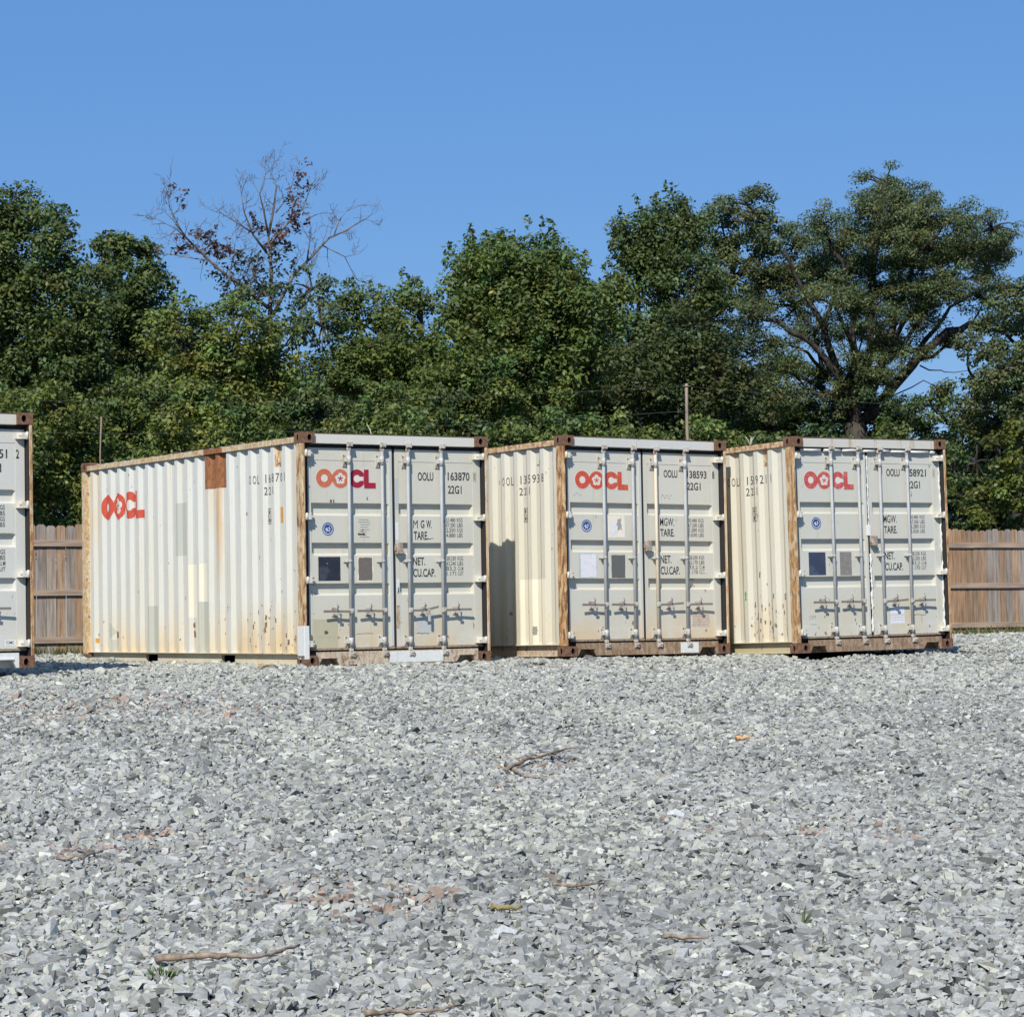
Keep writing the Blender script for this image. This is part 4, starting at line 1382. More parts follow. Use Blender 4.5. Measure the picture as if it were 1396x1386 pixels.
def make_tree(name, label, cat, Y, base_px, env, ln, base, group=None, rc=0.36, per=62, dens=9.0, flat_=0.7, trunk=0.16, seed=1, wr=0.55, spread=0.8, bark=None, fork=None, hollow=0.55, twigs=0.35, tips=0.0, limb=0.26, limbs=()):
    """env: list of (px, py, rx_px, rz_px[, depth shift m]) lobes of the crown, each with its own distance"""
    rng = np.random.default_rng(seed)
    bx = px2w(base_px, 700, Y)
    bz = float(gz(bx[0], bx[1])) - 0.1
    root = empty(name, (bx[0], bx[1], bz), label, cat, group)
    org = np.array([bx[0], bx[1], bz])
    lv = Leaves(); mb = MB()
    lobes = []
    for e in env:
        dy = e[4] if len(e) > 4 else rng.uniform(-0.8, 0.8) * spread
        c = px2w(e[0], e[1], Y + dy)
        s = (Y + dy) / FPX
        rx, rz = e[2] * s, e[3] * s
        lobes.append((c, rx, min(rx, 1.3 * spread + rx * 0.45), rz))
    if fork is None:
        top = max(l[0][2] for l in lobes)
        fork = np.array([bx[0], bx[1], bz + (top - bz) * 0.42])
    else:
        fork = px2w(fork[0], fork[1], Y)
    mb.tube(curve_pts(org - org, fork - org, 0, 5, rng), [trunk * (1.25 - 0.45 * k / 5) for k in range(6)], 9)
    # limbs: every lobe hangs on the nearest lobe closer to the fork, thick where many follow
    dist = [float(np.linalg.norm(l[0] - fork)) for l in lobes]
    par = []
    for i, l in enumerate(lobes):
        best, bd = -1, dist[i] * 1.0
        for j, m in enumerate(lobes):
            if dist[j] < dist[i] - 0.25:
                dd = float(np.linalg.norm(l[0] - m[0])) + 0.35 * dist[j]
                if dd < bd: best, bd = j, dd
        par.append(best)
    wt = [1.0] * len(lobes)
    for i in sorted(range(len(lobes)), key=lambda k: -dist[k]):
        if par[i] >= 0: wt[par[i]] += wt[i]
    for i, (c, rx, ry, rz) in enumerate(lobes):
        tr = trunk * limb * math.sqrt(wt[i])
        a = fork if par[i] < 0 else lobes[par[i]][0]
        ra = trunk * limb * math.sqrt(wt[i])
        pts = curve_pts(a - org, c - org, -0.10 * np.linalg.norm(c - a), 6, rng)
        mb.tube(pts, [ra * (1.0 - 0.5 * k / 6) for k in range(7)], 7)
    for (path, r0) in limbs:
        n = len(path)
        sh = rng.uniform(-1.6, 1.2)
        pp = [px2w(q[0], q[1], Y + sh * k / (n - 1)) for k, q in enumerate(path)]
        fine = []
        for a, b in zip(pp, pp[1:]):
            for k in range(3): fine.append(a + (b - a) * k / 3 + rng.normal(size=3) * 0.035)
        fine.append(pp[-1])
        m = len(fine)
        mb.tube([tuple(q - org) for q in fine], [r0 * (1 - 0.72 * k / (m - 1)) for k in range(m)], 7)
    for (c, rx, ry, rz) in lobes:
        A = math.pi * rx * rz
        n = max(3, int(A * dens * 1.45))
        for k in range(n):
            d = rng.normal(size=3); d /= np.linalg.norm(d)
            if d[1] > 0.3 and rng.random() < 0.55: d[1] = -d[1]
            r = rng.uniform(hollow, 1.0)
            p = c + d * np.array([rx, ry, rz]) * r
            rr = rc * rng.uniform(0.65, 1.25)
            cnt = int(per * 1.9 * (rr / rc) ** 2)
            lv.clump(rng, p, rr, cnt, ln * 0.80, base, flat_, wr=wr)
            LEAFCOUNT[0] += cnt
            if tips and d[2] > 0.35 and rng.random() < tips:      # upright sprigs above the outline
                q = c + d * np.array([rx, ry, rz]) * 1.02
                for j in range(4):
                    lv.clump(rng, q + np.array([rng.normal() * .04, 0, 0.06 * j + rr * 0.5]), 0.09 * (1.2 - 0.2 * j), 5, ln * 0.9, base, 1.2, wr=wr)
            if rng.random() < twigs:
                mb.tube(curve_pts(c - org, p - org, 0.05, 3, rng), [0.035, 0.025, 0.016, 0.008], 5, cap=False)
    tk = mb.build('trunk', bark or BARK, root, normals=False)
    lv.build('crown', root, org)
    return root


G1 = (0.118, 0.160, 0.042)      # mid green
G2 = (0.152, 0.188, 0.046)      # yellow green
G3 = (0.092, 0.128, 0.040)      # dark green
G4 = (0.112, 0.142, 0.058)      # bluish
TG = 'trees beyond the fence'
make_tree('broadleaf_tree', 'tallest dark leafy tree at the left edge of the photo, behind the cut container', 'tree', 56, 30,
          [(-45, 400, 80, 130), (20, 325, 55, 68), (80, 345, 38, 60), (45, 430, 90, 90), (105, 430, 55, 80), (-30, 300, 45, 50), (30, 540, 90, 80), (110, 540, 70, 70)], 0.15, G3, TG, seed=1, rc=0.40)
make_tree('broadleaf_tree', 'tree with loose drooping leafy tips left of the bare tree', 'tree', 60, 165,
          [(165, 338, 42, 22), (200, 352, 20, 26), (212, 385, 16, 30), (165, 400, 55, 55), (195, 450, 50, 60), (145, 480, 65, 60)], 0.16, G3, TG, seed=2, rc=0.33, dens=10)
make_tree('broadleaf_tree', 'yellowish green rounded tree directly below the bare tree', 'tree', 55, 290,
          [(250, 470, 60, 70), (320, 462, 62, 62), (370, 490, 55, 60), (290, 560, 90, 70), (225, 560, 60, 60)], 0.14, G2, TG, seed=3)
make_tree('sapling_tree', 'thin pale-leaved sapling with see-through top right of the bare tree trunk', 'tree', 57, 420,
          [(425, 395, 32, 40), (440, 445, 42, 45), (400, 450, 38, 45), (350, 410, 40, 30)], 0.14, (0.105, 0.14, 0.058), TG, seed=4, rc=0.22, per=20, dens=10, trunk=0.06)
make_tree('broadleaf_tree', 'feathery-topped tree between the bare tree and the big round tree', 'tree', 58, 520,
          [(490, 440, 42, 55), (540, 430, 42, 50), (575, 440, 38, 45), (520, 520, 85, 75), (470, 500, 45, 50), (585, 520, 55, 70)], 0.13, G1, TG, seed=5, tips=0.5)
make_tree('broadleaf_tree', 'big dense round-topped tree above the first numbered container door', 'tree', 55, 700,
          [(705, 405, 104, 92), (702, 372, 78, 56), (745, 362, 46, 42), (662, 368, 44, 44), (822, 440, 42, 60), (658, 400, 42, 62), (752, 400, 48, 58), (700, 440, 90, 70), (645, 455, 48, 75), (775, 440, 52, 70), (700, 520, 110, 95), (800, 510, 50, 75), (620, 540, 50, 75)], 0.14, G1, TG, seed=6, tips=0.2, dens=10, hollow=0.35)
make_tree('broadleaf_tree', 'dark tree with ragged left side behind the middle container', 'tree', 60, 890,
          [(875, 325, 38, 50), (925, 312, 42, 44), (870, 395, 50, 55), (930, 395, 60, 60), (860, 470, 60, 55), (905, 340, 48, 60)], 0.13, G3, TG, seed=7, tips=0.4, dens=11)
make_tree('broadleaf_tree', 'tree with small domed top left of the spreading tree', 'tree', 63, 1000,
          [(1020, 280, 38, 34), (985, 310, 38, 42), (1048, 320, 34, 34), (1000, 380, 62, 50), (960, 440, 55, 50)], 0.11, G4, TG, seed=8, rc=0.30, per=80, dens=11)
make_tree('broadleaf_tree', 'brownish green bushy tree in front of the pole', 'tree', 52, 920,
          [(935, 480, 55, 55), (880, 520, 55, 60), (985, 530, 50, 55), (930, 580, 80, 60)], 0.14, (0.060, 0.076, 0.022), TG, seed=9)
# the big spreading tree, hand-laid limbs
SP = [(1205, 243, 45, 26), (1180, 272, 34, 22), (1240, 275, 34, 20), (1262, 300, 44, 22), (1310, 288, 30, 20), (1352, 312, 32, 22), (1215, 312, 52, 24), (1165, 318, 34, 20), (1118, 306, 30, 18),
      (1085, 338, 36, 20), (1300, 335, 50, 22), (1235, 352, 50, 20), (1170, 360, 48, 20), (1110, 372, 44, 20), (1048, 378, 40, 20), (1345, 368, 34, 22), (1290, 385, 50, 22), (1215, 398, 52, 22),
      (1150, 410, 46, 20), (1085, 418, 42, 20), (1030, 430, 34, 20), (1340, 408, 34, 18), (1255, 432, 44, 18), (1180, 448, 44, 18), (1110, 455, 36, 16), (1050, 465, 32, 16), (1225, 480, 34, 18), (1290, 458, 34, 10), (1165, 500, 38, 20), (1115, 515, 30, 20), (1200, 520, 32, 24), (1030, 520, 28, 20), (1080, 378, 40, 22), (1140, 385, 44, 22), (1260, 395, 44, 22), (1185, 425, 50, 22), (1230, 330, 50, 24), (1000, 470, 36, 22), (1075, 500, 36, 20), (1205, 470, 40, 20), (1135, 350, 40, 22), (1270, 350, 44, 22), (1330, 345, 34, 22), (1060, 540, 36, 24), (1140, 540, 30, 24), (1365, 340, 26, 16), (1225, 262, 40, 24)]
make_tree('spreading_tree', 'largest tree, wide dark crown of layered clumps on many forking limbs, right of centre', 'tree', 62, 1165,
          [(a, b + (12 if b < 300 else 0), c * 1.28, d * (1.3 if b < 300 else 1.6)) for a, b, c, d in SP], 0.10, G4, TG, seed=10, rc=0.30, per=80, dens=10.0, flat_=0.6, trunk=0.34, fork=(1165, 575), spread=2.4, hollow=0.2, twigs=0.5, wr=0.42, limb=0.06,
          limbs=[([(1165, 600), (1168, 560), (1150, 520), (1110, 470), (1060, 440), (1010, 425)], .13), ([(1150, 545), (1120, 530), (1085, 510), (1050, 500)], .08), ([(1160, 560), (1140, 500), (1120, 440), (1090, 390), (1070, 340)], .12),
                 ([(1168, 570), (1165, 500), (1160, 430), (1150, 360), (1120, 310)], .12), ([(1172, 560), (1185, 480), (1190, 400), (1195, 320), (1205, 250)], .15), ([(1175, 560), (1205, 490), (1225, 420), (1250, 350), (1290, 300)], .14),
                 ([(1178, 575), (1215, 530), (1255, 480), (1290, 455), (1340, 440), (1380, 425)], .16), ([(1230, 515), (1262, 462), (1300, 420), (1345, 385)], .08), ([(1200, 500), (1235, 440), (1280, 400), (1320, 350)], .08), ([(1240, 500), (1290, 475), (1330, 470)], .06),
                 ([(1130, 520), (1100, 480), (1070, 470)], .06), ([(1165, 480), (1140, 420), (1110, 400)], .06), ([(1255, 500), (1290, 510), (1330, 500)], .02), ([(1215, 540), (1260, 520), (1300, 530)], .02)])
make_tree('dark_thicket', 'dense dark thicket at the foot of the spreading tree, above the right container', 'bush', 63, 1120,
          [(1040, 540, 40, 40), (1085, 555, 34, 34), (1060, 505, 30, 24), (1225, 560, 24, 30), (1050, 585, 55, 45), (1110, 575, 50, 45), (1170, 570, 48, 48), (1215, 590, 34, 42), (1015, 560, 40, 50), (1090, 620, 90, 50), (1190, 630, 60, 50)], 0.13, G3, TG, seed=13, rc=0.32, per=60)
make_tree('broadleaf_tree', 'tree at the right edge of the photo with thin dead twigs', 'tree', 58, 1385,
          [(1390, 405, 38, 22), (1365, 445, 40, 20), (1395, 470, 40, 30), (1365, 505, 40, 26), (1400, 540, 45, 40), (1350, 560, 42, 34), (1430, 440, 50, 50), (1440, 560, 60, 60), (1335, 520, 22, 18), (1320, 480, 26, 20), (1330, 545, 34, 26), (1310, 570, 30, 26), (1380, 425, 30, 24), (1345, 470, 30, 22), (1390, 500, 36, 36), (1375, 580, 44, 34)], 0.12, G4, TG, seed=11, rc=0.28, per=70, spread=1.6)
make_tree('dark_bush', 'dark low thicket under the gap of sky right of the spreading tree', 'bush', 60, 1275,
          [(1275, 560, 42, 26), (1230, 590, 50, 34), (1315, 590, 40, 34), (1270, 640, 70, 50), (1240, 555, 20, 14), (1290, 535, 22, 14)], 0.12, G3, TG, seed=12, rc=0.28, per=60)
# second, deeper row that closes the wood
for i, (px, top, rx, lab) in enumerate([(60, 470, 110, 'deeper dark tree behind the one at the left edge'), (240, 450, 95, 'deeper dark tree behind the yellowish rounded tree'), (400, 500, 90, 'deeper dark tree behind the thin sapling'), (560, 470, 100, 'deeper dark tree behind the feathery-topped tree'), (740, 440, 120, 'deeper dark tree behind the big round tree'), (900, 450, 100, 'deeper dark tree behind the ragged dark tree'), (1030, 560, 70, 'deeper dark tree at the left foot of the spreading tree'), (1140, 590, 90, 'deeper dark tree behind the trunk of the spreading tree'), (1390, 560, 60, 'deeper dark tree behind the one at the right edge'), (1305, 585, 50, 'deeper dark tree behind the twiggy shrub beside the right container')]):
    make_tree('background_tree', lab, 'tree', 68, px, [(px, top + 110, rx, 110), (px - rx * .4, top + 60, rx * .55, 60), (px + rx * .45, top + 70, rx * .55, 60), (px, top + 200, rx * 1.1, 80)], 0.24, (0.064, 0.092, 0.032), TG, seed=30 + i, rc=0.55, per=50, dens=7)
# shrub row just behind the fence
SH = [(-10, 525, 75, G1, 'above the cut container at the left edge'), (85, 515, 70, G2, 'behind the left stretch of fence'), (175, 500, 70, G1, 'above the rear corner of the long white side'),
      (265, 520, 65, G2, 'above the middle of the long white side'), (345, 545, 62, G1, 'above the brown patch of the long white side'), (430, 520, 65, G3, 'above the tan corner post of the first numbered container'),
      (520, 510, 65, G1, 'above the middle of the first numbered door'), (610, 520, 62, G3, 'above the right half of the first numbered door'), (700, 560, 62, G1, 'above the gap before the middle container'),
      (785, 555, 62, G1, 'above the left door of the middle container'), (868, 560, 60, G2, 'just left of the thin pole'), (965, 560, 60, G1, 'just right of the thin pole'),
      (1045, 580, 52, G3, 'above the rear side of the right container'), (1125, 575, 55, G3, 'below the trunk of the spreading tree'), (1200, 585, 50, G3, 'above the right door of the right container')]
for i, (px, top, rx, cc, lab) in enumerate(SH):
    make_tree('leafy_shrub', 'tall leafy green shrub ' + lab, 'shrub', 48 + (i % 3) * 1.2, px,
              [(px, top + 45, rx * .8, 48), (px - rx * .5, top + 95, rx * .6, 55), (px + rx * .5, top + 90, rx * .6, 55), (px, top + 150, rx, 60), (px, top + 215, rx, 50)], 0.135, cc, 'tall shrubs right behind the fence', seed=60 + i, rc=0.30, per=58, dens=8.5, trunk=0.05, hollow=0.4)
make_tree('yellowing_shrub', 'bright yellow-green shrub rising over the fence at the right edge', 'shrub', 47.5, 1372,
          [(1362, 620, 32, 34), (1395, 615, 34, 42), (1375, 670, 52, 38), (1345, 690, 36, 30), (1410, 690, 40, 50), (1330, 712, 26, 20)], 0.13, (0.105, 0.125, 0.022), 'tall shrubs right behind the fence', seed=90, rc=0.24, per=50, dens=8, trunk=0.05)
make_tree('twiggy_shrub', 'dark half-bare twiggy shrub between the right container and the bright shrub', 'shrub', 50, 1310,
          [(1300, 640, 30, 40), (1330, 630, 28, 44), (1310, 700, 40, 30)], 0.12, G3, 'tall shrubs right behind the fence', seed=91, rc=0.24, per=26, dens=8, trunk=0.05, twigs=0.9)


# bare tree
def bare_tree():
    rng = np.random.default_rng(5)
    Y = 59
    bx = px2w(372, 700, Y); bz = float(gz(bx[0], bx[1])) - 0.1
    org = np.array([bx[0], bx[1], bz])
    root = empty('bare_tree', tuple(org), 'nearly bare tree with thin grey branches and a few red leaves, standing above the others', 'tree', TG)
    mb = MB(); lv = Leaves()

    def path(pts, dy0, dy1):
        n = len(pts)
        return [px2w(p[0], p[1], Y + dy0 + (dy1 - dy0) * k / max(1, n - 1)) for k, p in enumerate(pts)]

    def twigs(p, d, length, r, depth):
        if depth == 0 or length < 0.08: return
        n = 4
        pts = [np.array(p)]
        dd = np.array(d)
        for k in range(n):
            dd = dd + rng.normal(size=3) * 0.22 + np.array([0, 0, 0.04]); dd /= np.linalg.norm(dd)
            pts.append(pts[-1] + dd * length / n)
        mb.tube([tuple(q - org) for q in pts], [max(0.0035, r * (1 - 0.75 * k / n)) for k in range(n + 1)], 4, cap=False)
        for k in range(1, n + 1):
            for j in range(2 if k > 1 else 1):
                if rng.random() < 0.50:
                    nd = dd + rng.normal(size=3) * 0.75; nd /= np.linalg.norm(nd)
                    twigs(pts[k], nd, length * rng.uniform(0.45, 0.7), r * 0.55, depth - 1)

    limbs = [([(372, 620), (371, 520), (368, 430), (370, 370), (366, 320)], .14, 0, 0), ([(366, 320), (372, 290), (377, 255), (374, 245)], .06, 0, .3), ([(366, 322), (360, 290), (354, 265), (362, 238)], .045, 0, -.5),
             ([(366, 335), (392, 305), (412, 285), (424, 255)], .05, 0, .5), ([(376, 290), (393, 268), (400, 246)], .03, .2, .6),
             ([(364, 345), (345, 320), (333, 290), (329, 265)], .05, 0, -.6), ([(345, 318), (325, 305), (300, 290)], .03, -.3, -.8),
             ([(366, 420), (330, 390), (296, 365), (270, 340), (250, 320), (232, 285)], .075, 0, -1.0), ([(262, 332), (240, 312), (212, 298)], .03, -.8, -1.4), ([(285, 355), (262, 352), (222, 345)], .03, -.6, -.2),
             ([(253, 322), (236, 300), (232, 268)], .025, -.9, -1.2),
             ([(372, 430), (400, 375), (425, 350), (448, 325), (470, 315), (495, 300)], .07, 0, 1.0), ([(418, 360), (422, 330), (423, 297)], .035, .4, .5), ([(440, 335), (470, 350), (485, 380)], .025, .6, 1.2),
             ([(455, 322), (463, 300), (472, 288)], .025, .8, 1.0), ([(372, 400), (350, 385), (342, 350)], .04, 0, .3), ([(395, 470), (412, 420), (420, 380)], .05, 0, .4),
             ([(340, 440), (345, 400), (352, 370)], .04, 0, -.5), ([(310, 390), (318, 350), (322, 325)], .025, -.5, 0)]
    for pts, r, a, b in limbs:
        P = path(pts, a, b)
        n = len(P)
        mb.tube([tuple(q - org) for q in P], [r * 0.62 * (1 - 0.72 * k / (n - 1)) for k in range(n)], 7)
        for k in range(1, n):
            if r > .1 and k < 3: continue
            d = P[k] - P[k - 1]; d /= np.linalg.norm(d)
            for j in range(2 if k == n - 1 else 1):
                nd = d + rng.normal(size=3) * 0.6; nd /= np.linalg.norm(nd)
                twigs(P[k], nd, rng.uniform(0.30, 0.55), 0.009, 3)
            for j in range(1):
                q = P[k - 1] + (P[k] - P[k - 1]) * rng.random()
                nd = d * 0.6 + rng.normal(size=3) * 0.6; nd /= np.linalg.norm(nd)
                twigs(q, nd, rng.uniform(0.25, 0.5), 0.010, 2)
    red = (0.115, 0.060, 0.055)
    for (px, py, n) in [(408, 236, 6), (400, 262, 7), (398, 300, 9), (388, 310, 9), (375, 325, 10), (350, 308, 4), (262, 325, 8), (280, 318, 8), (300, 338, 10), (312, 345, 9), (285, 342, 8), (330, 355, 8), (250, 335, 5), (402, 278, 6), (232, 270, 2), (243, 272, 2), (345, 300, 3)]:
        for j in range(n):
            c = px2w(px + rng.normal() * 9, py + rng.normal() * 8, Y + rng.normal() * .4)
            lv.clump(rng, c, 0.13, 11, 0.11, red if py < 350 or px < 320 else (0.06, 0.06, 0.03), 0.9)
    for (px, py) in [(330, 385), (345, 375), (352, 392), (368, 350), (380, 345), (385, 362), (362, 385), (335, 398), (350, 405), (378, 395), (395, 400), (300, 372), (315, 378), (320, 395)]:
        for j in range(10):
            c = px2w(px + rng.normal() * 14, py + rng.normal() * 12, Y + rng.normal() * .5)
            lv.clump(rng, c, 0.14, 8, 0.11, (0.050, 0.058, 0.030), 0.9)
    mb.build('trunk', PBARK, root, normals=False)
    lv.build('crown', root, org)


bare_tree()

# ------------------------------------------------------------------ pole and wires
s = NT('pole_wood')
POLEW = s.done(s.mix(s.ramp(s.noise(12, (1, 1, 0.1), det=5), 0.35, 0.65), (0.20, 0.15, 0.12), (0.33, 0.26, 0.21)), 0.9, 0.1)
PY = 46.4
poles = []
for (px, top, Yp, lab, nm) in ((935.5, 523, PY, 'thin brown wooden pole standing behind the middle container', 'wooden_pole'), (137, 568, 45.5, 'thin pale grey pole behind the rear corner of the long white container', 'wooden_pole')):
    t = px2w(px, top, Yp)
    z0 = float(gz(t[0], t[1])) - 0.2
    r = empty(nm, (t[0], t[1], z0), lab, 'pole')
    mb = MB()
    rr = 0.030 if px > 500 else 0.014
    pts = [(0.004 * math.sin(k * 1.7) * (1 if px > 500 else 4), 0, (t[2] - z0) * k / 12) for k in range(13)]
    mb.tube(pts, rr, 8)
    mb.build('shaft', POLEW, r)
    if px > 500:
        mb = MB(); mb.tube([(-0.06, -0.03, t[2] - z0 - 0.05), (0.06, -0.03, t[2] - z0 - 0.05)], 0.012, 6); mb.build('wire_clip', HANDLEM, r)
    poles.append(t)
WIRE = flat('wire_grey', (0.085, 0.10, 0.085), 0.6)
tp = poles[0]
for (dzp, endL, endR, lab) in ((-0.05, (-420, 520, 48.5), (1900, 545, 50.0), 'higher thin wire running from the wooden pole across the trees'), (-0.50, (-420, 570, 48.5), None, 'lower thin wire running left from the wooden pole across the trees')):
    a = np.array([tp[0], tp[1] - 0.045, tp[2] + dzp])
    mb = MB()
    for e in (endL, endR):
        if e is None: continue
        b = px2w(*e)
        pts = [tuple(a + (b - a) * k / 24 - np.array([0, 0, 1]) * 0.35 * math.sin(math.pi * k / 24)) for k in range(25)]
        mb.tube(pts, 0.0032, 4, cap=False)
    o = mb.build('overhead_wire', WIRE)
    tag(o, lab, 'wire')


# ------------------------------------------------------------------ gravel stones
def gravel():
    rng = np.random.default_rng(3)
    pts = []
    # density per m2 by distance
    for (ya, yb, den) in ((8.6, 14, 1350), (14, 20, 1250), (20, 31, 1050), (31, 46, 380)):
        x0, x1 = -0.235 * yb - 1.0, 0.235 * yb + 1.0
        n = int((x1 - x0) * (yb - ya) * den)
        x = rng.uniform(x0, x1, n); y = rng.uniform(ya, yb, n)
        k = np.abs(x) < 0.205 * y + 1.1
        pts.append(np.stack([x[k], y[k]], 1))
    p = np.concatenate(pts)
    t = tdist(p[:, 0], p[:, 1])
    keep = t > -8.4
    # leave out what lies under the containers
    for i in range(4):
        loc, rot = cdat(i)
        A = np.array(rot.to_matrix())
        d = p - np.array(loc[:2])
        u = d[:, 0] * A[0][0] + d[:, 1] * A[1][0]
        v = d[:, 0] * A[0][1] + d[:, 1] * A[1][1]
        keep &= ~((u > 0.10) & (u < W_ - 0.10) & (v > 0.10) & (v < L_ - 0.1))
        if i < 3: keep &= ~((u > -3.2) & (u < 5.0) & (v > 3.4) & (t < -3.4) & (p[:, 0] > -5.0) & (p[:, 0] < 5.4))
    p = p[keep]; t = t[keep]
    n = len(p)
    x, y = p[:, 0], p[:, 1]
    # stones
    size = np.clip(rng.lognormal(math.log(0.034), 0.40, n), 0.014, 0.09)
    sc = np.stack([size * rng.uniform(0.9, 1.35, n), size * rng.uniform(0.6, 0.95, n), size * rng.uniform(0.28, 0.62, n)], 1)
    tmpl = np.array([(-1, -1, -1), (1, -1, -1), (1, 1, -1), (-1, 1, -1), (-1, -1, 1), (1, -1, 1), (1, 1, 1), (-1, 1, 1)], float) * 0.5
    v = tmpl[None] + rng.uniform(-0.19, 0.19, (n, 8, 3))
    v[:, 4:, :2] *= rng.uniform(0.35, 0.9, (n, 1, 2))
    v[:, :4, :2] *= rng.uniform(0.7, 1.05, (n, 1, 2))
    v[:, 4:, :2] += rng.uniform(-0.16, 0.16, (n, 1, 2))
    v = v * sc[:, None, :]
    yaw = rng.uniform(0, 2 * math.pi, n); ax = rng.normal(0, 0.30, n); ay = rng.normal(0, 0.30, n)
    c, s_ = np.cos(ax), np.sin(ax)
    v = np.stack([v[..., 0], v[..., 1] * c[:, None] - v[..., 2] * s_[:, None], v[..., 1] * s_[:, None] + v[..., 2] * c[:, None]], -1)
    c, s_ = np.cos(ay), np.sin(ay)
    v = np.stack([v[..., 0] * c[:, None] + v[..., 2] * s_[:, None], v[..., 1], -v[..., 0] * s_[:, None] + v[..., 2] * c[:, None]], -1)
    c, s_ = np.cos(yaw), np.sin(yaw)
    v = np.stack([v[..., 0] * c[:, None] - v[..., 1] * s_[:, None], v[..., 0] * s_[:, None] + v[..., 1] * c[:, None], v[..., 2]], -1)
    z = gz(x, y) + rng.uniform(-0.004, 0.026, n) + size * 0.06
    v = v + np.stack([x, y, z], 1)[:, None, :]
    # colour: blue grey stone, patches of paler and cream stone, reddish clay spots
    patch = 0.5 + 0.5 * np.sin(x * 0.9 + 1.3 * np.sin(y * 0.55) + 0.8) * np.cos(y * 0.8 + np.sin(x * 0.6))
    patch += rng.normal(0, 0.35, n)
    g = np.clip(rng.normal(0.335, 0.065, n), 0.12, 0.52)
    col = np.stack([g * 1.12, g * 1.12, g * 1.04], 1)
    cream = patch > 1.0
    nearrow = (rng.random(n) < 0.55 * np.exp(-np.clip(t, 0, 30) / 5.0))
    cream |= nearrow | (rng.random(n) < 0.16)
    g2 = np.clip(rng.normal(0.43, 0.07, n), 0.2, 0.64)
    g *= 1.0
    col *= (0.93 + 0.12 * np.clip(np.sin(x * 0.7 + 2.1 * np.sin(y * 0.31)) * np.cos(y * 0.45 + 0.6 * x), -1, 1))[:, None]
    col[cream] = (np.stack([g2 * 1.05, g2 * 1.05, g2 * 0.89], 1))[cream]
    dk = rng.random(n) < 0.07
    col[dk] *= 0.45
    brt = rng.random(n) < 0.008
    col[brt] = np.array([0.60, 0.60, 0.57])
    for (px, py, rx, ry, pr) in [(470, 1225, 0.42, 0.10, .55), (560, 1222, 0.36, 0.06, .5), (100, 1165, 0.42, 0.05, .6), (230, 1150, .5, .08, .35), (720, 1045, .5, .10, .3), (740, 1068, .7, .1, .22), (80, 962, 1.0, .25, .25), (190, 960, .8, .2, .3), (1130, 1140, .8, .1, .25), (330, 970, .5, .12, .2), (1000, 1005, .25, .04, .3), (780, 1208, .2, .03, .4), (690, 1235, .1, .03, .3)]:
        # find the ground point of that spot
        d = CM.T @ np.array([(px - 698) / FPX, 1, -(py - 693) / FPX])
        Yd = 10.0
        for _ in range(60):
            zz = float(gz(d[0] * Yd, Yd)) - CAMZ
            Yd += (zz / d[2] - Yd) * 0.35
        q = ((x - d[0] * Yd) / rx) ** 2 + ((y - Yd) / (ry * 5)) ** 2
        m = (rng.random(n) < pr * 0.6 * np.exp(-q * 1.6))
        k = rng.uniform(0.7, 1.15, n)[:, None]
        col[m] = (np.array([0.38, 0.285, 0.225])[None] * k)[m]
    F = np.array([(0, 3, 2, 1), (4, 5, 6, 7), (0, 1, 5, 4), (1, 2, 6, 5), (2, 3, 7, 6), (3, 0, 4, 7)])
    q = (np.arange(n)[:, None, None] * 8 + F[None]).reshape(-1, 4)
    mat = tinted('crushed_stone', 0.85, fine=55, spec=0.2)
    o = np_mesh('gravel', v.reshape(-1, 3), q, np.repeat(col, 8, 0), mat)
    tag(o, 'loose grey crushed stone covering the whole yard', 'gravel', kind='stuff')
    print('stones', n)


gravel()


def gpt(px, py):
    d = CM.T @ np.array([(px - 698) / FPX, 1, -(py - 693) / FPX])
    Yd = 10.0
    for _ in range(80):
        zz = float(gz(d[0] * Yd, Yd)) - CAMZ + 0.03
        Yd += (zz / d[2] - Yd) * 0.35
    return np.array([d[0] * Yd, Yd, zz + CAMZ])


# ------------------------------------------------------------------ sticks, weeds
s = NT('stick_bark')
STICK = s.done(s.mix(s.ramp(s.noise(30, det=5), 0.35, 0.65), (0.20, 0.15, 0.11), (0.36, 0.28, 0.21)), 0.9, 0.1)
ORST = flat('fresh_wood', (0.62, 0.36, 0.15), 0.8)
DKST = flat('dark_bark', (0.05, 0.05, 0.045), 0.8)


def stick(px, r, label, mat=STICK, lift=0.02, name='stick', fork=None):
    P = [gpt(a, b) for a, b in px]
    o = P[0]
    root_mb = MB()
    fine = []
    for a, b in zip(P, P[1:]):
        for k in range(4): fine.append(a + (b - a) * k / 4 + np.array([rnd.gauss(0, r * .25), rnd.gauss(0, r * .25), lift + rnd.gauss(0, r * .3)]))
    fine.append(P[-1] + np.array([0, 0, lift]))
    n = len(fine)
    root_mb.tube([tuple(q - o) for q in fine], [r * (1.0 - 0.6 * k / (n - 1)) * rnd.uniform(.7, 1.25) for k in range(n)], 7)
    if fork:
        for (i, dx, dy, dz) in fork:
            q = fine[i] - o
            root_mb.tube([tuple(q), tuple(q + np.array([dx * .5, dy * .5, dz * .6])), tuple(q + np.array([dx, dy, dz]))], [r * .6, r * .4, r * .2], 5)
    ob = root_mb.build(name, mat)
    ob.location = tuple(o)
    tag(ob, label, 'stick')


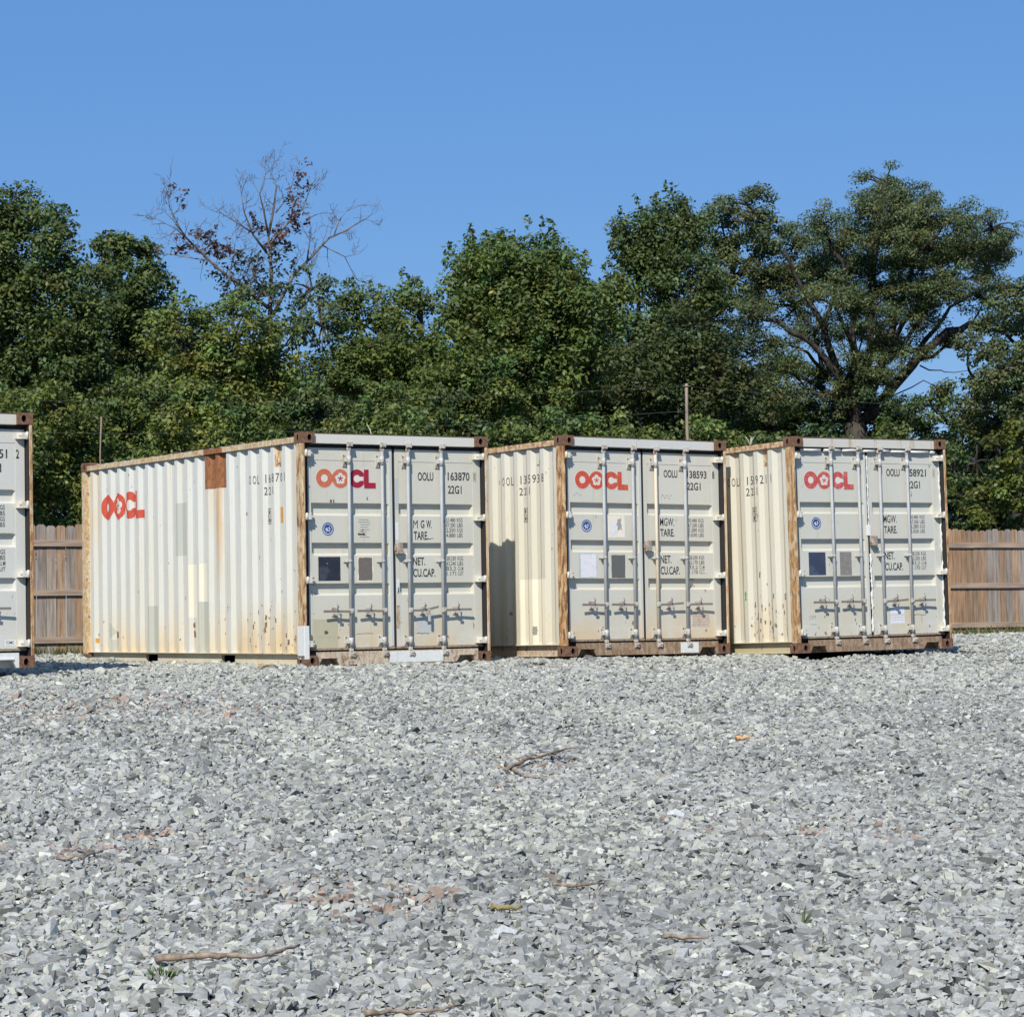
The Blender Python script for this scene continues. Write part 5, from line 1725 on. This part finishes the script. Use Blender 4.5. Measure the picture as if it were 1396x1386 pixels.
stick([(215, 1312), (255, 1310), (300, 1307), (350, 1311), (375, 1305), (410, 1294)], 0.016, 'long thin bare stick lying on the gravel at lower left, beside a small weed', lift=0.03)
stick([(82, 1172), (115, 1172), (143, 1163)], 0.013, 'short brown stick on the gravel near the left edge')
stick([(500, 1384), (540, 1379), (580, 1381), (625, 1374)], 0.012, 'thin stick at the bottom edge of the photo, left of centre')
stick([(672, 1238), (692, 1239), (712, 1238)], 0.017, 'short thick mossy twig on the gravel, centre right of the reddish clay', flat('mossy_bark', (0.30, 0.24, 0.10), 0.9))
stick([(752, 1208), (785, 1210), (822, 1207)], 0.012, 'straight brown stick lying on the gravel right of the mossy twig')
stick([(900, 1278), (930, 1281), (965, 1280)], 0.013, 'dark brown stick lying on the gravel at lower right')
stick([(693, 1052), (720, 1040), (750, 1033), (772, 1025)], 0.016, 'forked brown branch lying half buried in the middle of the gravel', fork=[(5, 0.2, 0.1, 0.05), (8, 0.25, -0.3, 0.06)], lift=0.035)
stick([(690, 1045), (715, 1060), (745, 1066)], 0.014, 'pale curved branch in front of the forked brown branch')
stick([(405, 931), (420, 930), (436, 934)], 0.035, 'dark bark strip on the gravel before the tan corner post', DKST, name='bark_strip')
stick([(352, 911), (376, 909)], 0.018, 'pale orange splinter of wood beside the tan corner post', ORST, name='wood_splinter')
stick([(1003, 1009), (1022, 1008)], 0.022, 'bright orange wood chip on the gravel below the middle container', ORST, name='wood_chip')
stick([(310, 977), (322, 974)], 0.022, 'small pinkish wood chip on the gravel below the long white side', flat('pink_wood', (0.50, 0.30, 0.2)), name='wood_chip')

GRASSM = tinted('grass_blade', 0.6, 0.25)


def weed(px, py, n, h, label, spread=0.05, col=(0.075, 0.13, 0.025), kind=None, name='small_weed', cat='weed', loc=None):
    rng = np.random.default_rng(int(px) + n)
    o = gpt(px, py) if loc is None else np.array(loc)
    V, Q, C = [], [], []
    for k in range(n):
        a = rng.uniform(0, 6.28); r = spread * rng.random() ** .5
        b = np.array([r * math.cos(a), r * math.sin(a), -0.02])
        d = np.array([math.cos(a) * .7, math.sin(a) * .7, 1.0]) * h * rng.uniform(.5, 1.1)
        sd = np.array([-math.sin(a), math.cos(a), 0]) * h * 0.05
        m = b + d * 0.5 + np.array([0, 0, h * .08]); t = b + d
        i = len(V)
        V += [b - sd, b + sd, m + sd * 1.3, m - sd * 1.3, t + sd * .2, t - sd * .2]
        Q += [(i, i + 1, i + 2, i + 3), (i + 3, i + 2, i + 4, i + 5)]
        c = np.array(col) * rng.uniform(.7, 1.3)
        C += [c] * 6
    ob = np_mesh(name, np.array(V), np.array(Q), np.array(C), GRASSM)
    ob.location = tuple(o)
    tag(ob, label, cat, kind=kind)
    return ob


weed(222, 1324, 60, 0.05, 'small green weed growing out of the gravel below the long stick', 0.07)
weed(1090, 1255, 10, 0.10, 'faint thin weed in the gravel at lower right', 0.05, (0.10, 0.12, 0.06))
# grass strip at the foot of the fence, left
rng = np.random.default_rng(9)
V, Q, C = [], [], []
for k in range(5200):
    tt = rng.uniform(-3.0, 20)
    side = rng.normal(0, 0.16) + 0.35
    x = -6.54 + 0.883 * tt + NX * side; y = 36.8 + 0.469 * tt + NY * side
    z = float(gz(x, y))
    h = rng.uniform(0.04, 0.16)
    a = rng.uniform(0, 6.28)
    b = np.array([x, y, z - 0.02]); t = b + np.array([math.cos(a) * h * .4, math.sin(a) * h * .4, h + .02])
    sd = np.array([math.cos(a + 1.5), math.sin(a + 1.5), 0]) * 0.012
    i = len(V)
    V += [b - sd, b + sd, t + sd * .3, t - sd * .3]; Q.append((i, i + 1, i + 2, i + 3))
    c = np.array([0.10, 0.13, 0.035]) * rng.uniform(.6, 1.3)
    if rng.random() < .3: c = np.array([0.26, 0.21, 0.10]) * rng.uniform(.6, 1.2)
    C += [c] * 4
ob = np_mesh('grass_strip', np.array(V), np.array(Q), np.array(C), GRASSM)
tag(ob, 'short mixed green and dry grass at the foot of the fence', 'grass', kind='stuff')

# dry stalks on the roofs
def on_roof(root, u, d, n, h, label, col):
    M = Matrix.Translation(root.location) @ root.rotation_euler.to_matrix().to_4x4()
    p = M @ Vector((u, d, 2.566))
    rngl = random.Random(n)
    mb = MB()
    for k in range(n):
        dx, dy = rngl.uniform(-.5, .5) * h, rngl.uniform(-.5, .5) * h
        mb.tube([(0, 0, 0), (dx * .4, dy * .4, h * .6), (dx, dy, h)], [0.006, 0.005, 0.003], 5)
    o = mb.build('dry_stalk', flat('dry_stalk', col))
    o.location = p
    tag(o, label, 'dead plant')


on_roof(root1, 1.10, 0.35, 1, 0.17, 'single dry stalk leaning on the roof of the white container', (0.55, 0.50, 0.40))
on_roof(root3, 0.30, 1.2, 5, 0.13, 'tuft of dry pale stalks on the roof of the right container', (0.45, 0.42, 0.30))

print('leaves', LEAFCOUNT[0])
